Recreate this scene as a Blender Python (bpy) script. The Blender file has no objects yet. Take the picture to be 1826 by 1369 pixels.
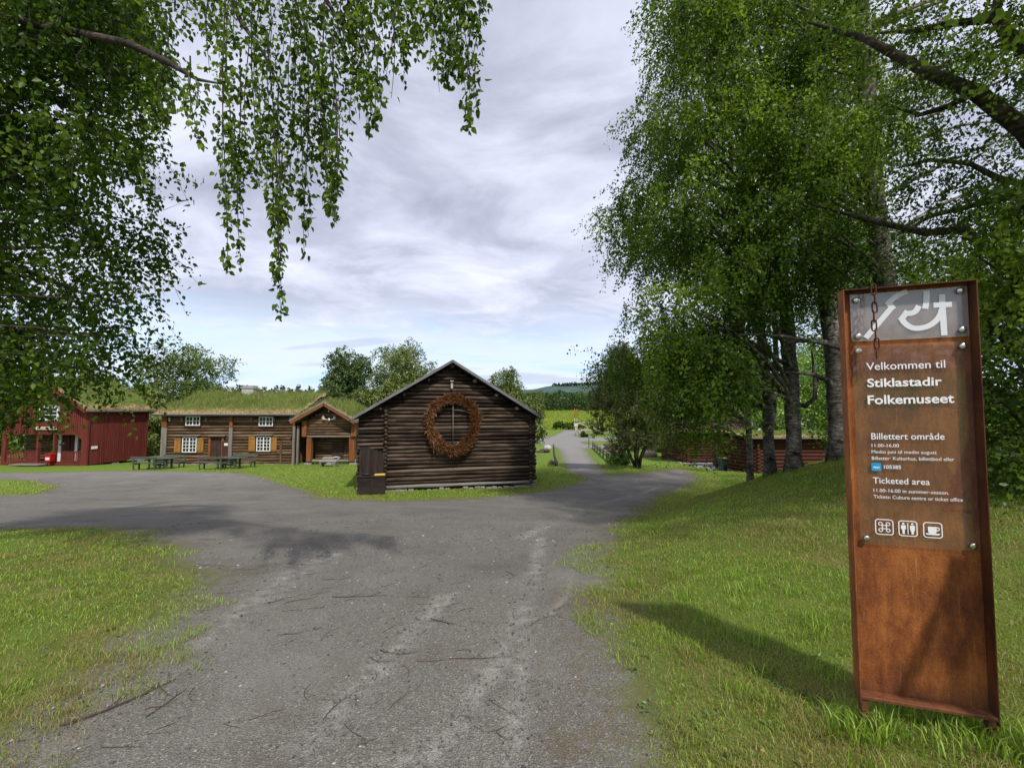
import bpy, math, random
import numpy as np
from mathutils import Vector, Matrix

C = bpy.context.scene.collection
sc = bpy.context.scene
random.seed(7)
rng = np.random.default_rng(11)

# ------------------------------------------------------------------ camera
F, CX, CY, EYE = 760.0, 913.0, 684.5, 1.6          # photo pixels (1826 x 1369)
PITCH = math.atan(48 / 760)
cam_d = bpy.data.cameras.new('camera'); cam = bpy.data.objects.new('camera', cam_d); C.objects.link(cam)
cam_d.sensor_width = 36; cam_d.lens = 36 * F / 1826; cam_d.clip_start = 0.05; cam_d.clip_end = 6000
cam.location = (0, 0, EYE); cam.rotation_euler = (math.pi / 2 + PITCH, 0, 0)
sc.camera = cam
sc.view_settings.view_transform = 'Standard'; sc.view_settings.look = 'None'
sc.view_settings.exposure = 0.86; sc.view_settings.gamma = 1; sc.view_settings.use_curve_mapping = False

# ------------------------------------------------------------------ node helpers
def nd(nt, kind, ins=None, **pr):
    n = nt.nodes.new(kind)
    for k, v in pr.items(): setattr(n, k, v)
    for k, v in (ins or {}).items():
        if isinstance(v, bpy.types.NodeSocket): nt.links.new(v, n.inputs[k])
        else: n.inputs[k].default_value = v
    return n
def ramp(nt, fac, stops, interp='LINEAR'):
    n = nt.nodes.new('ShaderNodeValToRGB'); nt.links.new(fac, n.inputs[0]); r = n.color_ramp; r.interpolation = interp
    while len(r.elements) < len(stops): r.elements.new(0.5)
    for e, (p, c) in zip(r.elements, stops):
        e.position = p; e.color = (*c, 1) if len(c) == 3 else c
    return n.outputs[0]
def math_(nt, op, a, b=0.0, c=0.0, clamp=False):
    n = nt.nodes.new('ShaderNodeMath'); n.operation = op; n.use_clamp = clamp
    for i, v in enumerate((a, b, c)):
        if isinstance(v, bpy.types.NodeSocket): nt.links.new(v, n.inputs[i])
        else: n.inputs[i].default_value = v
    return n.outputs[0]
def mixc(nt, fac, a, b, mode='MIX'):
    n = nt.nodes.new('ShaderNodeMix'); n.data_type = 'RGBA'; n.blend_type = mode
    for i, v in ((0, fac), (6, a), (7, b)):
        if isinstance(v, bpy.types.NodeSocket): nt.links.new(v, n.inputs[i])
        elif i == 0: n.inputs[0].default_value = v
        else: n.inputs[i].default_value = (*v, 1)
    return n.outputs[2]
def smooth(nt, v, lo, hi, a=0.0, b=1.0):
    n = nd(nt, 'ShaderNodeMapRange', {'From Min': lo, 'From Max': hi, 'To Min': a, 'To Max': b}, interpolation_type='SMOOTHSTEP')
    nt.links.new(v, n.inputs[0]); return n.outputs[0]
def noise(nt, vec, scale, detail=4, rough=0.55, dist=0.0):
    n = nd(nt, 'ShaderNodeTexNoise', {'Scale': scale, 'Detail': detail, 'Roughness': rough, 'Distortion': dist})
    if vec is not None: nt.links.new(vec, n.inputs['Vector'])
    return n.outputs[0]
def vmap(nt, vec, scale=(1, 1, 1), loc=(0, 0, 0)):
    n = nd(nt, 'ShaderNodeMapping', {'Scale': scale, 'Location': loc}); nt.links.new(vec, n.inputs[0]); return n.outputs[0]
def new_mat(name):
    m = bpy.data.materials.new(name); m.use_nodes = True; nt = m.node_tree; nt.nodes.clear()
    out = nt.nodes.new('ShaderNodeOutputMaterial'); return m, nt, out
def finish(nt, out, col, rough=0.8, bump=None, bstr=0.3, bdist=0.01, metal=0.0, spec=0.3):
    p = nd(nt, 'ShaderNodeBsdfPrincipled', {'Roughness': rough, 'Metallic': metal, 'Specular IOR Level': spec})
    if isinstance(col, bpy.types.NodeSocket): nt.links.new(col, p.inputs['Base Color'])
    else: p.inputs['Base Color'].default_value = (*col, 1)
    if bump is not None:
        b = nd(nt, 'ShaderNodeBump', {'Strength': bstr, 'Distance': bdist, 'Height': bump}); nt.links.new(b.outputs[0], p.inputs['Normal'])
    nt.links.new(p.outputs[0], out.inputs[0]); return p

# ------------------------------------------------------------------ sky and sun
SUN_EL, SUN_AZ = math.radians(50), math.atan2(0.42, -1.0)      # azimuth measured from +Y towards +X: behind the camera, a little to the right
sun_dir = Vector((math.sin(SUN_AZ) * math.cos(SUN_EL), math.cos(SUN_AZ) * math.cos(SUN_EL), math.sin(SUN_EL)))
world = bpy.data.worlds.new('World'); sc.world = world; world.use_nodes = True
wt = world.node_tree; wt.nodes.clear()
wout = wt.nodes.new('ShaderNodeOutputWorld')
sky = nd(wt, 'ShaderNodeTexSky', sky_type='NISHITA', sun_disc=False, sun_elevation=SUN_EL, sun_rotation=SUN_AZ)
tc = wt.nodes.new('ShaderNodeTexCoord')
sx = nd(wt, 'ShaderNodeSeparateXYZ', {0: tc.outputs['Generated']})
zc = math_(wt, 'MAXIMUM', sx.outputs[2], 0.0)
den = math_(wt, 'ADD', zc, 0.16)
uv = nd(wt, 'ShaderNodeCombineXYZ', {0: math_(wt, 'DIVIDE', sx.outputs[0], den), 1: math_(wt, 'DIVIDE', sx.outputs[1], den), 2: 0.0}).outputs[0]
n_big = noise(wt, vmap(wt, uv, (0.55, 0.8, 1), (3.1, 0.7, 0)), 1.0, 5, 0.5, 0.3)
n_mid = noise(wt, vmap(wt, uv, (1, 1.25, 1), (1.3, 4.2, 0)), 2.1, 9, 0.58, 0.45)
v = math_(wt, 'ADD', math_(wt, 'MULTIPLY', n_big, 0.45), math_(wt, 'MULTIPLY', n_mid, 0.55))
cloud = ramp(wt, v, [(0.37, (0.35, 0.37, 0.455)), (0.45, (0.45, 0.47, 0.57)), (0.52, (0.58, 0.60, 0.715)), (0.62, (0.74, 0.755, 0.86))])
# low strip of thin pale cloud and blue above the skyline, with small flat darker clouds
n_strip = noise(wt, vmap(wt, uv, (0.42, 1.1, 1), (7.7, 2.2, 0)), 1.5, 6, 0.5, 0.2)
low = ramp(wt, n_strip, [(0.36, (0.47, 0.63, 0.86)), (0.47, (0.58, 0.69, 0.87)), (0.57, (0.63, 0.69, 0.83)), (0.62, (0.50, 0.56, 0.70)), (0.75, (0.46, 0.51, 0.64))])
hmask = smooth(wt, math_(wt, 'ADD', zc, math_(wt, 'MULTIPLY', math_(wt, 'SUBTRACT', n_mid, 0.5), 0.22)), 0.13, 0.24)
ccol = mixc(wt, hmask, low, cloud)
bg_c = nd(wt, 'ShaderNodeBackground', {'Color': ccol, 'Strength': 0.76})
bg_s = nd(wt, 'ShaderNodeBackground', {'Color': sky.outputs[0], 'Strength': 0.1})
mx = nd(wt, 'ShaderNodeMixShader', {0: 0.88, 1: bg_s.outputs[0], 2: bg_c.outputs[0]})
wt.links.new(mx.outputs[0], wout.inputs[0])
sun_l = bpy.data.lights.new('sun', 'SUN'); sun_l.energy = 2.05; sun_l.angle = math.radians(2.0); sun_l.color = (1, 0.95, 0.86)
sun = bpy.data.objects.new('sun', sun_l); C.objects.link(sun); sun.rotation_euler = (-sun_dir).to_track_quat('-Z', 'Y').to_euler()

# ------------------------------------------------------------------ object helpers
def tag(o, label=None, cat=None, group=None, kind=None):
    if label: o['label'] = label
    if cat: o['category'] = cat
    if group: o['group'] = group
    if kind: o['kind'] = kind
    return o
def empty(name, loc, rz=0.0, label=None, cat=None, group=None):
    o = bpy.data.objects.new(name, None); o.empty_display_size = 0.2; C.objects.link(o)
    o.location = loc; o.rotation_euler = (0, 0, rz); return tag(o, label, cat, group)
def copy_tree(o, parent=None):
    c = o.copy(); C.objects.link(c)
    if parent: c.parent = parent
    for ch in list(o.children): copy_tree(ch, c)
    return c
def np_mesh(name, verts, quads, mats, parent=None, attrs=None, smooth_=False, loc=None, mat_idx=None):
    """verts (N,3), quads (M,3|4) arrays -> linked object"""
    me = bpy.data.meshes.new(name); verts = np.asarray(verts, np.float32); quads = np.asarray(quads, np.int32)
    k = quads.shape[1]
    me.vertices.add(len(verts)); me.vertices.foreach_set('co', verts.ravel())
    me.loops.add(quads.size); me.loops.foreach_set('vertex_index', quads.ravel())
    me.polygons.add(len(quads)); me.polygons.foreach_set('loop_start', np.arange(0, quads.size, k, dtype=np.int32))
    if smooth_: me.polygons.foreach_set('use_smooth', np.ones(len(quads), bool))
    for m in (mats if isinstance(mats, (list, tuple)) else [mats]): me.materials.append(m)
    if mat_idx is not None: me.polygons.foreach_set('material_index', np.asarray(mat_idx, np.int32))
    for an, av in (attrs or {}).items():
        av = np.asarray(av, np.float32)
        a = me.attributes.new(an, 'FLOAT' if av.ndim == 1 else 'FLOAT_VECTOR', 'POINT')
        a.data.foreach_set('value' if av.ndim == 1 else 'vector', av.ravel())
    me.update(calc_edges=True)
    o = bpy.data.objects.new(name, me); C.objects.link(o)
    if parent: o.parent = parent
    if loc is not None: o.location = loc
    return o

class MB:
    """collects shapes into one mesh; every shape writes a 'grain' vector (along, across, seed)"""
    def __init__(s): s.v, s.f, s.g, s.m, s.mi, s.sm = [], [], [], [], 0, []
    def add(s, vs, fs, gs, smooth_=False):
        b = len(s.v); s.v += [tuple(p) for p in vs]; s.g += [tuple(g) for g in gs]
        s.f += [tuple(b + i for i in f) for f in fs]; s.m += [s.mi] * len(fs); s.sm += [smooth_] * len(fs)
    def beam(s, p0, p1, w, h, up=(0, 0, 1), ch=0.0):
        """board from p0 to p1, w across, h along 'up'; ch = chamfer"""
        p0, p1 = Vector(p0), Vector(p1); d = p1 - p0; L = d.length; d.normalize(); up = Vector(up)
        x = d.cross(up)
        if x.length < 1e-4: x = d.cross(Vector((1, 0, 0)))
        x.normalize(); u = x.cross(d); sd = random.random() * 50
        vs, gs = [], []
        if ch <= 0:
            ring = [(-w / 2, -h / 2), (w / 2, -h / 2), (w / 2, h / 2), (-w / 2, h / 2)]
        else:
            c = min(ch, w * .4, h * .4); a, b = w / 2, h / 2
            ring = [(-a + c, -b), (a - c, -b), (a, -b + c), (a, b - c), (a - c, b), (-a + c, b), (-a, b - c), (-a, -b + c)]
        n = len(ring)
        for t in (0, 1):
            for (i, j) in ring:
                vs.append(p0 + d * (L * t) + x * i + u * j); gs.append((L * t, i + j * 1.3, sd))
        fs = [(i, (i + 1) % n, n + (i + 1) % n, n + i) for i in range(n)] + [tuple(range(n))[::-1], tuple(range(n, 2 * n))]
        s.add(vs, fs, gs)
    def box(s, x0, x1, y0, y1, z0, z1, ch=0.0):
        dx, dy, dz = x1 - x0, y1 - y0, z1 - z0; cx, cy, cz = (x0 + x1) / 2, (y0 + y1) / 2, (z0 + z1) / 2
        if dx >= dy and dx >= dz: s.beam((x0, cy, cz), (x1, cy, cz), dy, dz, (0, 0, 1), ch)
        elif dz >= dy: s.beam((cx, cy, z0), (cx, cy, z1), dx, dy, (0, 1, 0), ch)
        else: s.beam((cx, y0, cz), (cx, y1, cz), dx, dz, (0, 0, 1), ch)
    def tube(s, pts, rad, n=6, cap=True, squash=1.0, smooth_=True):
        pts = [Vector(p) for p in pts]; N = len(pts)
        if not hasattr(rad, '__len__'): rad = [rad] * N
        sd = random.random() * 50; vs, gs, fs = [], [], []; al = 0; ref = None
        for i, p in enumerate(pts):
            d = (pts[min(i + 1, N - 1)] - pts[max(i - 1, 0)]).normalized()
            if ref is None: ref = d.orthogonal().normalized() if abs(d.z) > .9 else d.cross(Vector((0, 0, 1))).normalized()
            x = (ref - d * ref.dot(d)).normalized(); y = x.cross(d); ref = x
            if i: al += (p - pts[i - 1]).length
            for k in range(n):
                a = 2 * math.pi * k / n
                vs.append(p + x * (math.cos(a) * rad[i]) + y * (math.sin(a) * rad[i] * squash)); gs.append((al, abs(a - math.pi) * rad[i], sd))
        for i in range(N - 1):
            for k in range(n): fs.append((i * n + k, i * n + (k + 1) % n, (i + 1) * n + (k + 1) % n, (i + 1) * n + k))
        if cap: fs += [tuple(range(n))[::-1], tuple(range((N - 1) * n, N * n))]
        s.add(vs, fs, gs, smooth_)
    def log(s, p0, p1, r, tall=1.0, seg=None, jit=0.12, n=10):
        """hewn log: round-sided, slightly wandering and of uneven thickness"""
        p0, p1 = Vector(p0), Vector(p1); L = (p1 - p0).length; seg = seg or max(3, int(L / 0.45))
        ph, ph2, ph3 = random.random() * 6, random.random() * 6, random.random() * 6; rt = random.uniform(1 - jit * .5, 1 + jit * .5)
        pts, rad = [], []
        for i in range(seg + 1):
            t = i / seg; p = p0.lerp(p1, t)
            p.z += r * jit * (.55 * math.sin(ph + t * L * .55) + .25 * math.sin(ph2 + t * L * 2.1))
            pts.append(p); rad.append(r * rt * (1 + jit * (.6 * math.sin(ph3 + t * L * .8) + .35 * math.sin(ph + t * L * 3.1))))
        s.tube(pts, rad, n, True, tall)
    def prism(s, poly, p0, ext, ux=(1, 0, 0), uy=(0, 0, 1)):
        """extrude a 2D polygon (in the ux, uy plane at p0) along ext"""
        p0, ext, ux, uy = Vector(p0), Vector(ext), Vector(ux), Vector(uy); n = len(poly); sd = random.random() * 50
        base = [p0 + ux * a + uy * b for a, b in poly]
        vs = base + [p + ext for p in base]; gs = [(a, b, sd) for a, b in poly] * 2
        fs = [tuple(range(n))[::-1], tuple(range(n, 2 * n))] + [(i, (i + 1) % n, n + (i + 1) % n, n + i) for i in range(n)]
        s.add(vs, fs, gs)
    def lathe(s, prof, c, n=16, axis=(0, 0, 1)):
        ax = Vector(axis).normalized(); x = ax.orthogonal().normalized(); y = ax.cross(x); c = Vector(c); vs, fs, gs = [], [], []
        for (r, h) in prof:
            for k in range(n):
                a = 2 * math.pi * k / n; vs.append(c + ax * h + x * (math.cos(a) * r) + y * (math.sin(a) * r)); gs.append((h, a * r, 1))
        for i in range(len(prof) - 1):
            for k in range(n): fs.append((i * n + k, i * n + (k + 1) % n, (i + 1) * n + (k + 1) % n, (i + 1) * n + k))
        fs += [tuple(range(n))[::-1], tuple(range((len(prof) - 1) * n, len(prof) * n))]
        s.add(vs, fs, gs, True)
    def build(s, name, mats, parent=None, label=None):
        me = bpy.data.meshes.new(name); me.from_pydata(s.v, [], s.f)
        for m in (mats if isinstance(mats, (list, tuple)) else [mats]): me.materials.append(m)
        me.polygons.foreach_set('material_index', s.m); me.polygons.foreach_set('use_smooth', s.sm)
        a = me.attributes.new('grain', 'FLOAT_VECTOR', 'POINT'); a.data.foreach_set('vector', np.array(s.g, np.float32).ravel())
        me.update(); o = bpy.data.objects.new(name, me); C.objects.link(o)
        if parent: o.parent = parent
        if label: o['label'] = label
        return o

# ------------------------------------------------------------------ terrain
TY = np.array([-80, -20, 0, 2, 4, 7, 10, 12, 15, 18, 20, 23, 28, 33, 40, 51, 64, 80, 91, 97, 115, 140, 170, 400, 1500.])
TZ = np.array([1.2, .3, 0, 0, -.14, -.43, -.82, -1.08, -1.47, -1.77, -1.9, -2.02, -2.22, -2.46, -2.6, -2.72, -2.88, -2.85, -2.75, -2.6, -.6, 1.5, 1.9, 4, 10.])
_fy = np.arange(-80, 1500, .25); _fz = np.interp(_fy, TY, TZ); _k = np.hanning(13); _k /= _k.sum()
_fz2 = np.convolve(np.pad(_fz, 6, mode='edge'), _k, 'valid')
FOOT_Y = np.array([-20, 0, 1.9, 2.9, 5.1, 8.1, 13.8, 20.6, 30]); FOOT_X = np.array([.4, .5, .56, .62, .99, 2.1, 4.9, 9.1, 15])
def vnoise(x, y, s, seed=0):
    x = np.asarray(x) * s; y = np.asarray(y) * s; xi = np.floor(x).astype(np.int64); yi = np.floor(y).astype(np.int64); fx = x - xi; fy = y - yi
    fx = fx * fx * (3 - 2 * fx); fy = fy * fy * (3 - 2 * fy)
    def h(a, b):
        n = (a * 374761393 + b * 668265263 + seed * 974634) & 0x7fffffff; n = ((n ^ (n >> 13)) * 1274126177) & 0x7fffffff
        return ((n ^ (n >> 16)) & 0xffff) / 65535.0
    return (h(xi, yi) * (1 - fx) + h(xi + 1, yi) * fx) * (1 - fy) + (h(xi, yi + 1) * (1 - fx) + h(xi + 1, yi + 1) * fx) * fy
def terr(x, y):
    x = np.asarray(x, float); y = np.asarray(y, float)
    z = np.interp(y, _fy, _fz2)
    d = np.clip(x - np.interp(y, FOOT_Y, FOOT_X), 0, None); s = d - .35 * (1 - np.exp(-d / .35)); s = 12 * (1 - np.exp(-s / 12))
    z = z + np.interp(y, [-5, 2, 5, 9, 12.5, 14.5, 16.5, 19], [.1, .12, .21, .345, .35, .25, .11, 0.0]) * s
    z = z + .3 * np.exp(-(((x - 7.6) / 3.2) ** 2 + ((y - 27) / 2.6) ** 2))          # low grass berm beside the path
    z = z + np.where(y < 30, .05 * (vnoise(x, y, .45, 1) - .5) + .02 * (vnoise(x, y, 1.6, 2) - .5), .12 * (vnoise(x, y, .2, 1) - .5))
    return z
def T(x, y): return float(terr(np.array([x]), np.array([y]))[0])
_c, _s = math.cos(PITCH), math.sin(PITCH)
def ray(px, py):
    a, b = (px - CX) / F, (CY - py) / F
    return Vector((a, _c - b * _s, _s + b * _c))
def P(px, py, Y):
    r = ray(px, py); t = Y / r.y; return Vector((r.x * t, Y, EYE + r.z * t))
def G(px, py):
    r = ray(px, py); ts = np.concatenate([np.arange(.5, 40, .05), np.arange(40, 400, .5)])
    h = EYE + r.z * ts - terr(r.x * ts, r.y * ts); i = np.argmax(h < 0)
    t = ts[i] if h.min() < 0 else 300.0
    return Vector((r.x * t, r.y * t, EYE + r.z * t))

def poly_sd(x, y, poly):
    """signed distance, negative inside"""
    d = np.full(x.shape, 1e9); ins = np.zeros(x.shape, bool); n = len(poly)
    for i in range(n):
        ax, ay = poly[i]; bx, by = poly[(i + 1) % n]; ex, ey = bx - ax, by - ay; L = ex * ex + ey * ey + 1e-12
        t = np.clip(((x - ax) * ex + (y - ay) * ey) / L, 0, 1); d = np.minimum(d, (x - ax - t * ex) ** 2 + (y - ay - t * ey) ** 2)
        c = ((ay > y) != (by > y)); xx = ax + (y - ay) / (ey if abs(ey) > 1e-9 else 1e-9) * ex; ins ^= c & (x < xx)
    d = np.sqrt(d); return np.where(ins, -d, d)
def line_d(x, y, pts):
    d = np.full(x.shape, 1e9)
    for (ax, ay), (bx, by) in zip(pts[:-1], pts[1:]):
        ex, ey = bx - ax, by - ay; L = ex * ex + ey * ey + 1e-12; t = np.clip(((x - ax) * ex + (y - ay) * ey) / L, 0, 1)
        d = np.minimum(d, (x - ax - t * ex) ** 2 + (y - ay - t * ey) ** 2)
    return np.sqrt(d)
def GX(l): return [tuple(G(*p)[:2]) for p in l]
yard = [(.45, -8), (.5, .5)] + GX([(1122, 1355), (1104, 1280), (1084, 1180), (1070, 1090), (1062, 1010), (1082, 955), (1112, 928), (1180, 882), (1246, 852), (1215, 837), (1160, 843), (1085, 849),
        (1060, 852), (1045, 856), (1030, 864), (960, 877), (850, 888), (690, 894), (575, 888), (540, 874), (470, 853), (420, 843), (330, 841), (180, 840), (0, 843), (-200, 846)]) + [(-60, 12), (-30, -8)]
isl_l = GX([(-300, 938), (0, 945), (130, 940), (210, 944), (300, 965), (350, 1000), (385, 1035), (345, 1080), (240, 1150), (130, 1235), (40, 1310), (-60, 1369)]) + [(-5, .3), (-14, -6), (-24, 2)]
isl_s = GX([(-300, 855), (0, 853), (55, 856), (105, 868), (60, 882), (0, 884), (-300, 890)])
path = GX([(1050, 858), (1045, 853), (1020, 842), (1010, 830), (1005, 812), (999, 801), (984, 795), (950, 788), (880, 786), (880, 779), (985, 778.5), (1000, 771), (1006, 766.5), (1046, 766.5), (1035, 774), (1025, 779), (1140, 780.5), (1140, 784),
        (1035, 787), (1043, 792.5), (1120, 797), (1120, 801), (1040, 799), (1052, 818), (1072, 838), (1090, 850), (1080, 856)])
def road_sd(x, y):
    a = poly_sd(x, y, yard); b = poly_sd(x, y, path)
    a = np.maximum(a, -poly_sd(x, y, isl_l)); a = np.maximum(a, -(poly_sd(x, y, isl_s)))
    return np.minimum(a, b)
tracks = [GX(l) for l in ([(700, 1369), (800, 1330), (880, 1200), (915, 1140), (935, 1080), (955, 1020), (965, 960)], [(915, 1369), (925, 1250), (935, 1120)], [(20, 1369), (150, 1270), (300, 1185), (420, 1100), (520, 1025), (600, 985)],
          [(1030, 1000), (1015, 1060), (985, 1090), (935, 1105)], [(560, 1330), (640, 1230), (720, 1150), (800, 1060)], [(930, 960), (1000, 925), (1080, 895), (1180, 865)])]

# ------------------------------------------------------------------ ground material
def attr(nt, name, out='Fac'):
    return nd(nt, 'ShaderNodeAttribute', attribute_name=name).outputs[out]
def make_ground_mat():
    m, nt, out = new_mat('ground_gravel_and_lawn')
    pos = nd(nt, 'ShaderNodeNewGeometry').outputs['Position']
    sd = attr(nt, 'sd'); trk = attr(nt, 'track')
    nA = noise(nt, pos, 1.3, 5, .6); nB = noise(nt, pos, 9, 4, .6); nC = noise(nt, pos, .35, 3, .5)
    # gravel
    vo = nd(nt, 'ShaderNodeTexVoronoi', {'Scale': 105, 'Randomness': 1.0}); nt.links.new(pos, vo.inputs['Vector'])
    vo2 = nd(nt, 'ShaderNodeTexVoronoi', {'Scale': 300, 'Randomness': 1.0}); nt.links.new(pos, vo2.inputs['Vector'])
    sep = nd(nt, 'ShaderNodeSeparateColor', {0: vo.outputs['Color']}); sep2 = nd(nt, 'ShaderNodeSeparateColor', {0: vo2.outputs['Color']})
    stone = ramp(nt, sep.outputs[0], [(0, (.088, .081, .069)), (.55, (.154, .143, .124)), (.85, (.21, .196, .169)), (1, (.40, .38, .335))])
    fine = ramp(nt, sep2.outputs[1], [(0, (.082, .076, .066)), (.7, (.168, .157, .137)), (1, (.35, .335, .30))])
    g = mixc(nt, .55, stone, fine)
    g = mixc(nt, smooth(nt, nA, .46, .70, 0, .75), g, mixc(nt, .45, g, (.092, .066, .047)))                 # brown damp leaf litter patches
    g = mixc(nt, smooth(nt, nC, .5, .68, 0, .3), g, (.09, .085, .08))
    tf = math_(nt, 'MULTIPLY', trk, smooth(nt, math_(nt, 'ADD', math_(nt, 'MULTIPLY', nA, .6), math_(nt, 'MULTIPLY', nB, .7)), .52, .86), clamp=True)
    g = mixc(nt, math_(nt, 'MULTIPLY', tf, .8), g, mixc(nt, .5, fine, (.36, .35, .33), 'ADD'))
    lit = noise(nt, vmap(nt, pos, (1.0, 5.0, 1.0)), 2.4, 6, .75, 1.2)
    g = mixc(nt, smooth(nt, lit, .60, .72, 0, .6), g, (.05, .036, .027))
    g = mixc(nt, smooth(nt, noise(nt, vmap(nt, pos, (1, 1, 1), (9, 4, 0)), .75, 5, .6), .52, .68, 0, .45), g, mixc(nt, .5, fine, (.28, .27, .245)))
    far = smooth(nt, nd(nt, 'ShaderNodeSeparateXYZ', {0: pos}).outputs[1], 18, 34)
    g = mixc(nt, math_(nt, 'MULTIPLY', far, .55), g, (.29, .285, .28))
    # lawn soil and thatch
    l1 = noise(nt, pos, 60, 3, .7); l2 = noise(nt, pos, 2.2, 4, .6); l3 = noise(nt, pos, .28, 3, .5)
    grass = ramp(nt, l1, [(.3, (.030, .042, .010)), (.5, (.085, .115, .020)), (.7, (.19, .225, .045))])
    grass = mixc(nt, smooth(nt, l2, .45, .7, 0, .7), grass, mixc(nt, l1, (.10, .08, .03), (.26, .22, .075)))
    grass = mixc(nt, smooth(nt, l3, .4, .65, 0, .4), grass, (.12, .21, .022))
    yv = nd(nt, 'ShaderNodeSeparateXYZ', {0: pos}).outputs[1]
    rr_ = nd(nt, 'ShaderNodeVectorMath', {0: pos}, operation='LENGTH').outputs['Value']
    grass = mixc(nt, smooth(nt, rr_, 9, 24), grass, ramp(nt, noise(nt, pos, 14, 5, .7), [(.3, (.06, .105, .014)), (.5, (.125, .195, .026)), (.7, (.22, .29, .05))]))
    fieldm = smooth(nt, yv, 92, 104)
    fcol = ramp(nt, noise(nt, vmap(nt, pos, (.35, .18, .3)), 1.0, 5, .65), [(.3, (.11, .19, .022)), (.48, (.21, .29, .03)), (.62, (.30, .35, .045)), (.75, (.34, .36, .09))])
    grass = mixc(nt, fieldm, grass, fcol)
    edge = math_(nt, 'ADD', math_(nt, 'ADD', sd, math_(nt, 'MULTIPLY', math_(nt, 'SUBTRACT', l1, .5), 1.3)), math_(nt, 'ADD', math_(nt, 'MULTIPLY', math_(nt, 'SUBTRACT', nA, .5), 1.1), math_(nt, 'MULTIPLY', math_(nt, 'SUBTRACT', nB, .5), .35)))
    gm = smooth(nt, edge, -.14, .30)
    # bare trodden margin between gravel and lawn
    bare = math_(nt, 'MULTIPLY', smooth(nt, edge, -.55, -.05), math_(nt, 'SUBTRACT', 1.0, smooth(nt, edge, .2, 1.2)))
    col = mixc(nt, gm, g, grass)
    col = mixc(nt, math_(nt, 'MULTIPLY', bare, math_(nt, 'MULTIPLY', smooth(nt, nB, .35, .65), .55)), col, (.12, .095, .05))
    hgt = math_(nt, 'ADD', math_(nt, 'MULTIPLY', vo.outputs['Distance'], math_(nt, 'SUBTRACT', 1.0, gm)), math_(nt, 'MULTIPLY', l1, .9))
    finish(nt, out, col, .95, hgt, .6, .012, spec=.12)
    return m
M_GROUND = make_ground_mat()

def make_ground():
    ang = np.concatenate([np.arange(-62, 62.01, .22), np.arange(64, 297.9, 4.0)]); ang = np.radians(ang)     # measured from +Y towards +X
    r = np.concatenate([[.4], np.exp(np.arange(math.log(.8), math.log(1400), .0155))])
    A, R = np.meshgrid(ang, r); X = R * np.sin(A); Y = R * np.cos(A); Z = terr(X, Y)
    nr, na = X.shape; sd = road_sd(X.ravel(), Y.ravel()).reshape(X.shape)
    trk = np.zeros(X.shape)
    for t, w in zip(tracks, (.10, .07, .20, .05, .10, .16)): trk = np.maximum(trk, np.exp(-(line_d(X, Y, t) / w) ** 2))
    Z = Z + np.where(sd > .1, .015 * (vnoise(X, Y, 4, 5) - .5), 0) - .012 * trk * (sd < 0)
    V = np.stack([X, Y, Z], -1).reshape(-1, 3); V = np.vstack([V, [[0, 0, T(0, 0)]]])
    i = np.arange(nr - 1)[:, None] * na; j = np.arange(na)[None, :]; j2 = (j + 1) % na
    q = np.stack([i + j, i + j2, i + na + j2, i + na + j], -1).reshape(-1, 4)[:, ::-1]
    sdv = np.append(sd.ravel(), -1.0); tv = np.append(trk.ravel(), 0.0)
    fs = sdv[q].mean(1)
    cen = np.stack([np.full(na, len(V) - 1), np.arange(na), (np.arange(na) + 1) % na, (np.arange(na) + 1) % na], -1)
    for name, sel in (('gravel_road', q[fs < 0]), ('ground', q[fs >= 0])):
        used, inv = np.unique(sel, return_inverse=True)
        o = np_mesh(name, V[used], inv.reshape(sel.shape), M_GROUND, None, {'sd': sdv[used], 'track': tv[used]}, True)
        tag(o, kind='structure')
make_ground()

# far wooded ridge
def make_hills():
    xs = np.linspace(-2600, 2600, 240); rows = []
    for k, (y, f) in enumerate(((700, 0.0), (880, .75), (1000, 1.0), (1300, .9))):
        h = 6 + 50 * np.exp(-((xs - 330) / 480) ** 2) + 14 * np.exp(-((xs + 500) / 700) ** 2) + 6 * vnoise(xs, xs * 0 + k, .02, 3) + 3 * vnoise(xs, xs * 0, .07, 4)
        rows.append(np.stack([xs, np.full_like(xs, y), h * f + 2], -1))
    V = np.concatenate(rows); n = len(xs); i = np.arange(3)[:, None] * n; j = np.arange(n - 1)[None]
    q = np.stack([i + j, i + j + 1, i + n + j + 1, i + n + j], -1).reshape(-1, 4)
    m, nt, out = new_mat('hazy_wooded_hill'); pos = nd(nt, 'ShaderNodeNewGeometry').outputs['Position']
    finish(nt, out, ramp(nt, noise(nt, pos, .05, 5, .7), [(.35, (.05, .085, .08)), (.65, (.10, .145, .12))]), 1.0, spec=0)  # distance haze is painted into the colour: paler and bluer
    tag(np_mesh('hills', V, q, m, None, None, True), kind='structure')
make_hills()

# ------------------------------------------------------------------ materials
def wood(name, dark, mid, light, rough=.85, along=1.6, across=26, bstr=.5, worn=None, spec=.2, pv=.25):
    m, nt, out = new_mat(name); g = attr(nt, 'grain', 'Vector')
    st = noise(nt, vmap(nt, g, (along, across, 3.7)), 1.0, 6, .65, .3); big = noise(nt, vmap(nt, g, (.5, 2.5, 9.1)), 1.0, 3, .5)
    per = noise(nt, vmap(nt, g, (.03, .03, 31.7)), 1.0, 1, .5)
    f = math_(nt, 'ADD', math_(nt, 'MULTIPLY', st, .6), math_(nt, 'ADD', math_(nt, 'MULTIPLY', big, .3), math_(nt, 'ADD', math_(nt, 'MULTIPLY', per, pv), (.25 - pv) * .5)))
    col = ramp(nt, f, [(.38, dark), (.56, mid), (.78, light)])
    if worn:
        col = mixc(nt, smooth(nt, big, .5, .72, 0, .6), col, worn)
    finish(nt, out, col, rough, st, bstr, .006, spec=spec); return m
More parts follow.
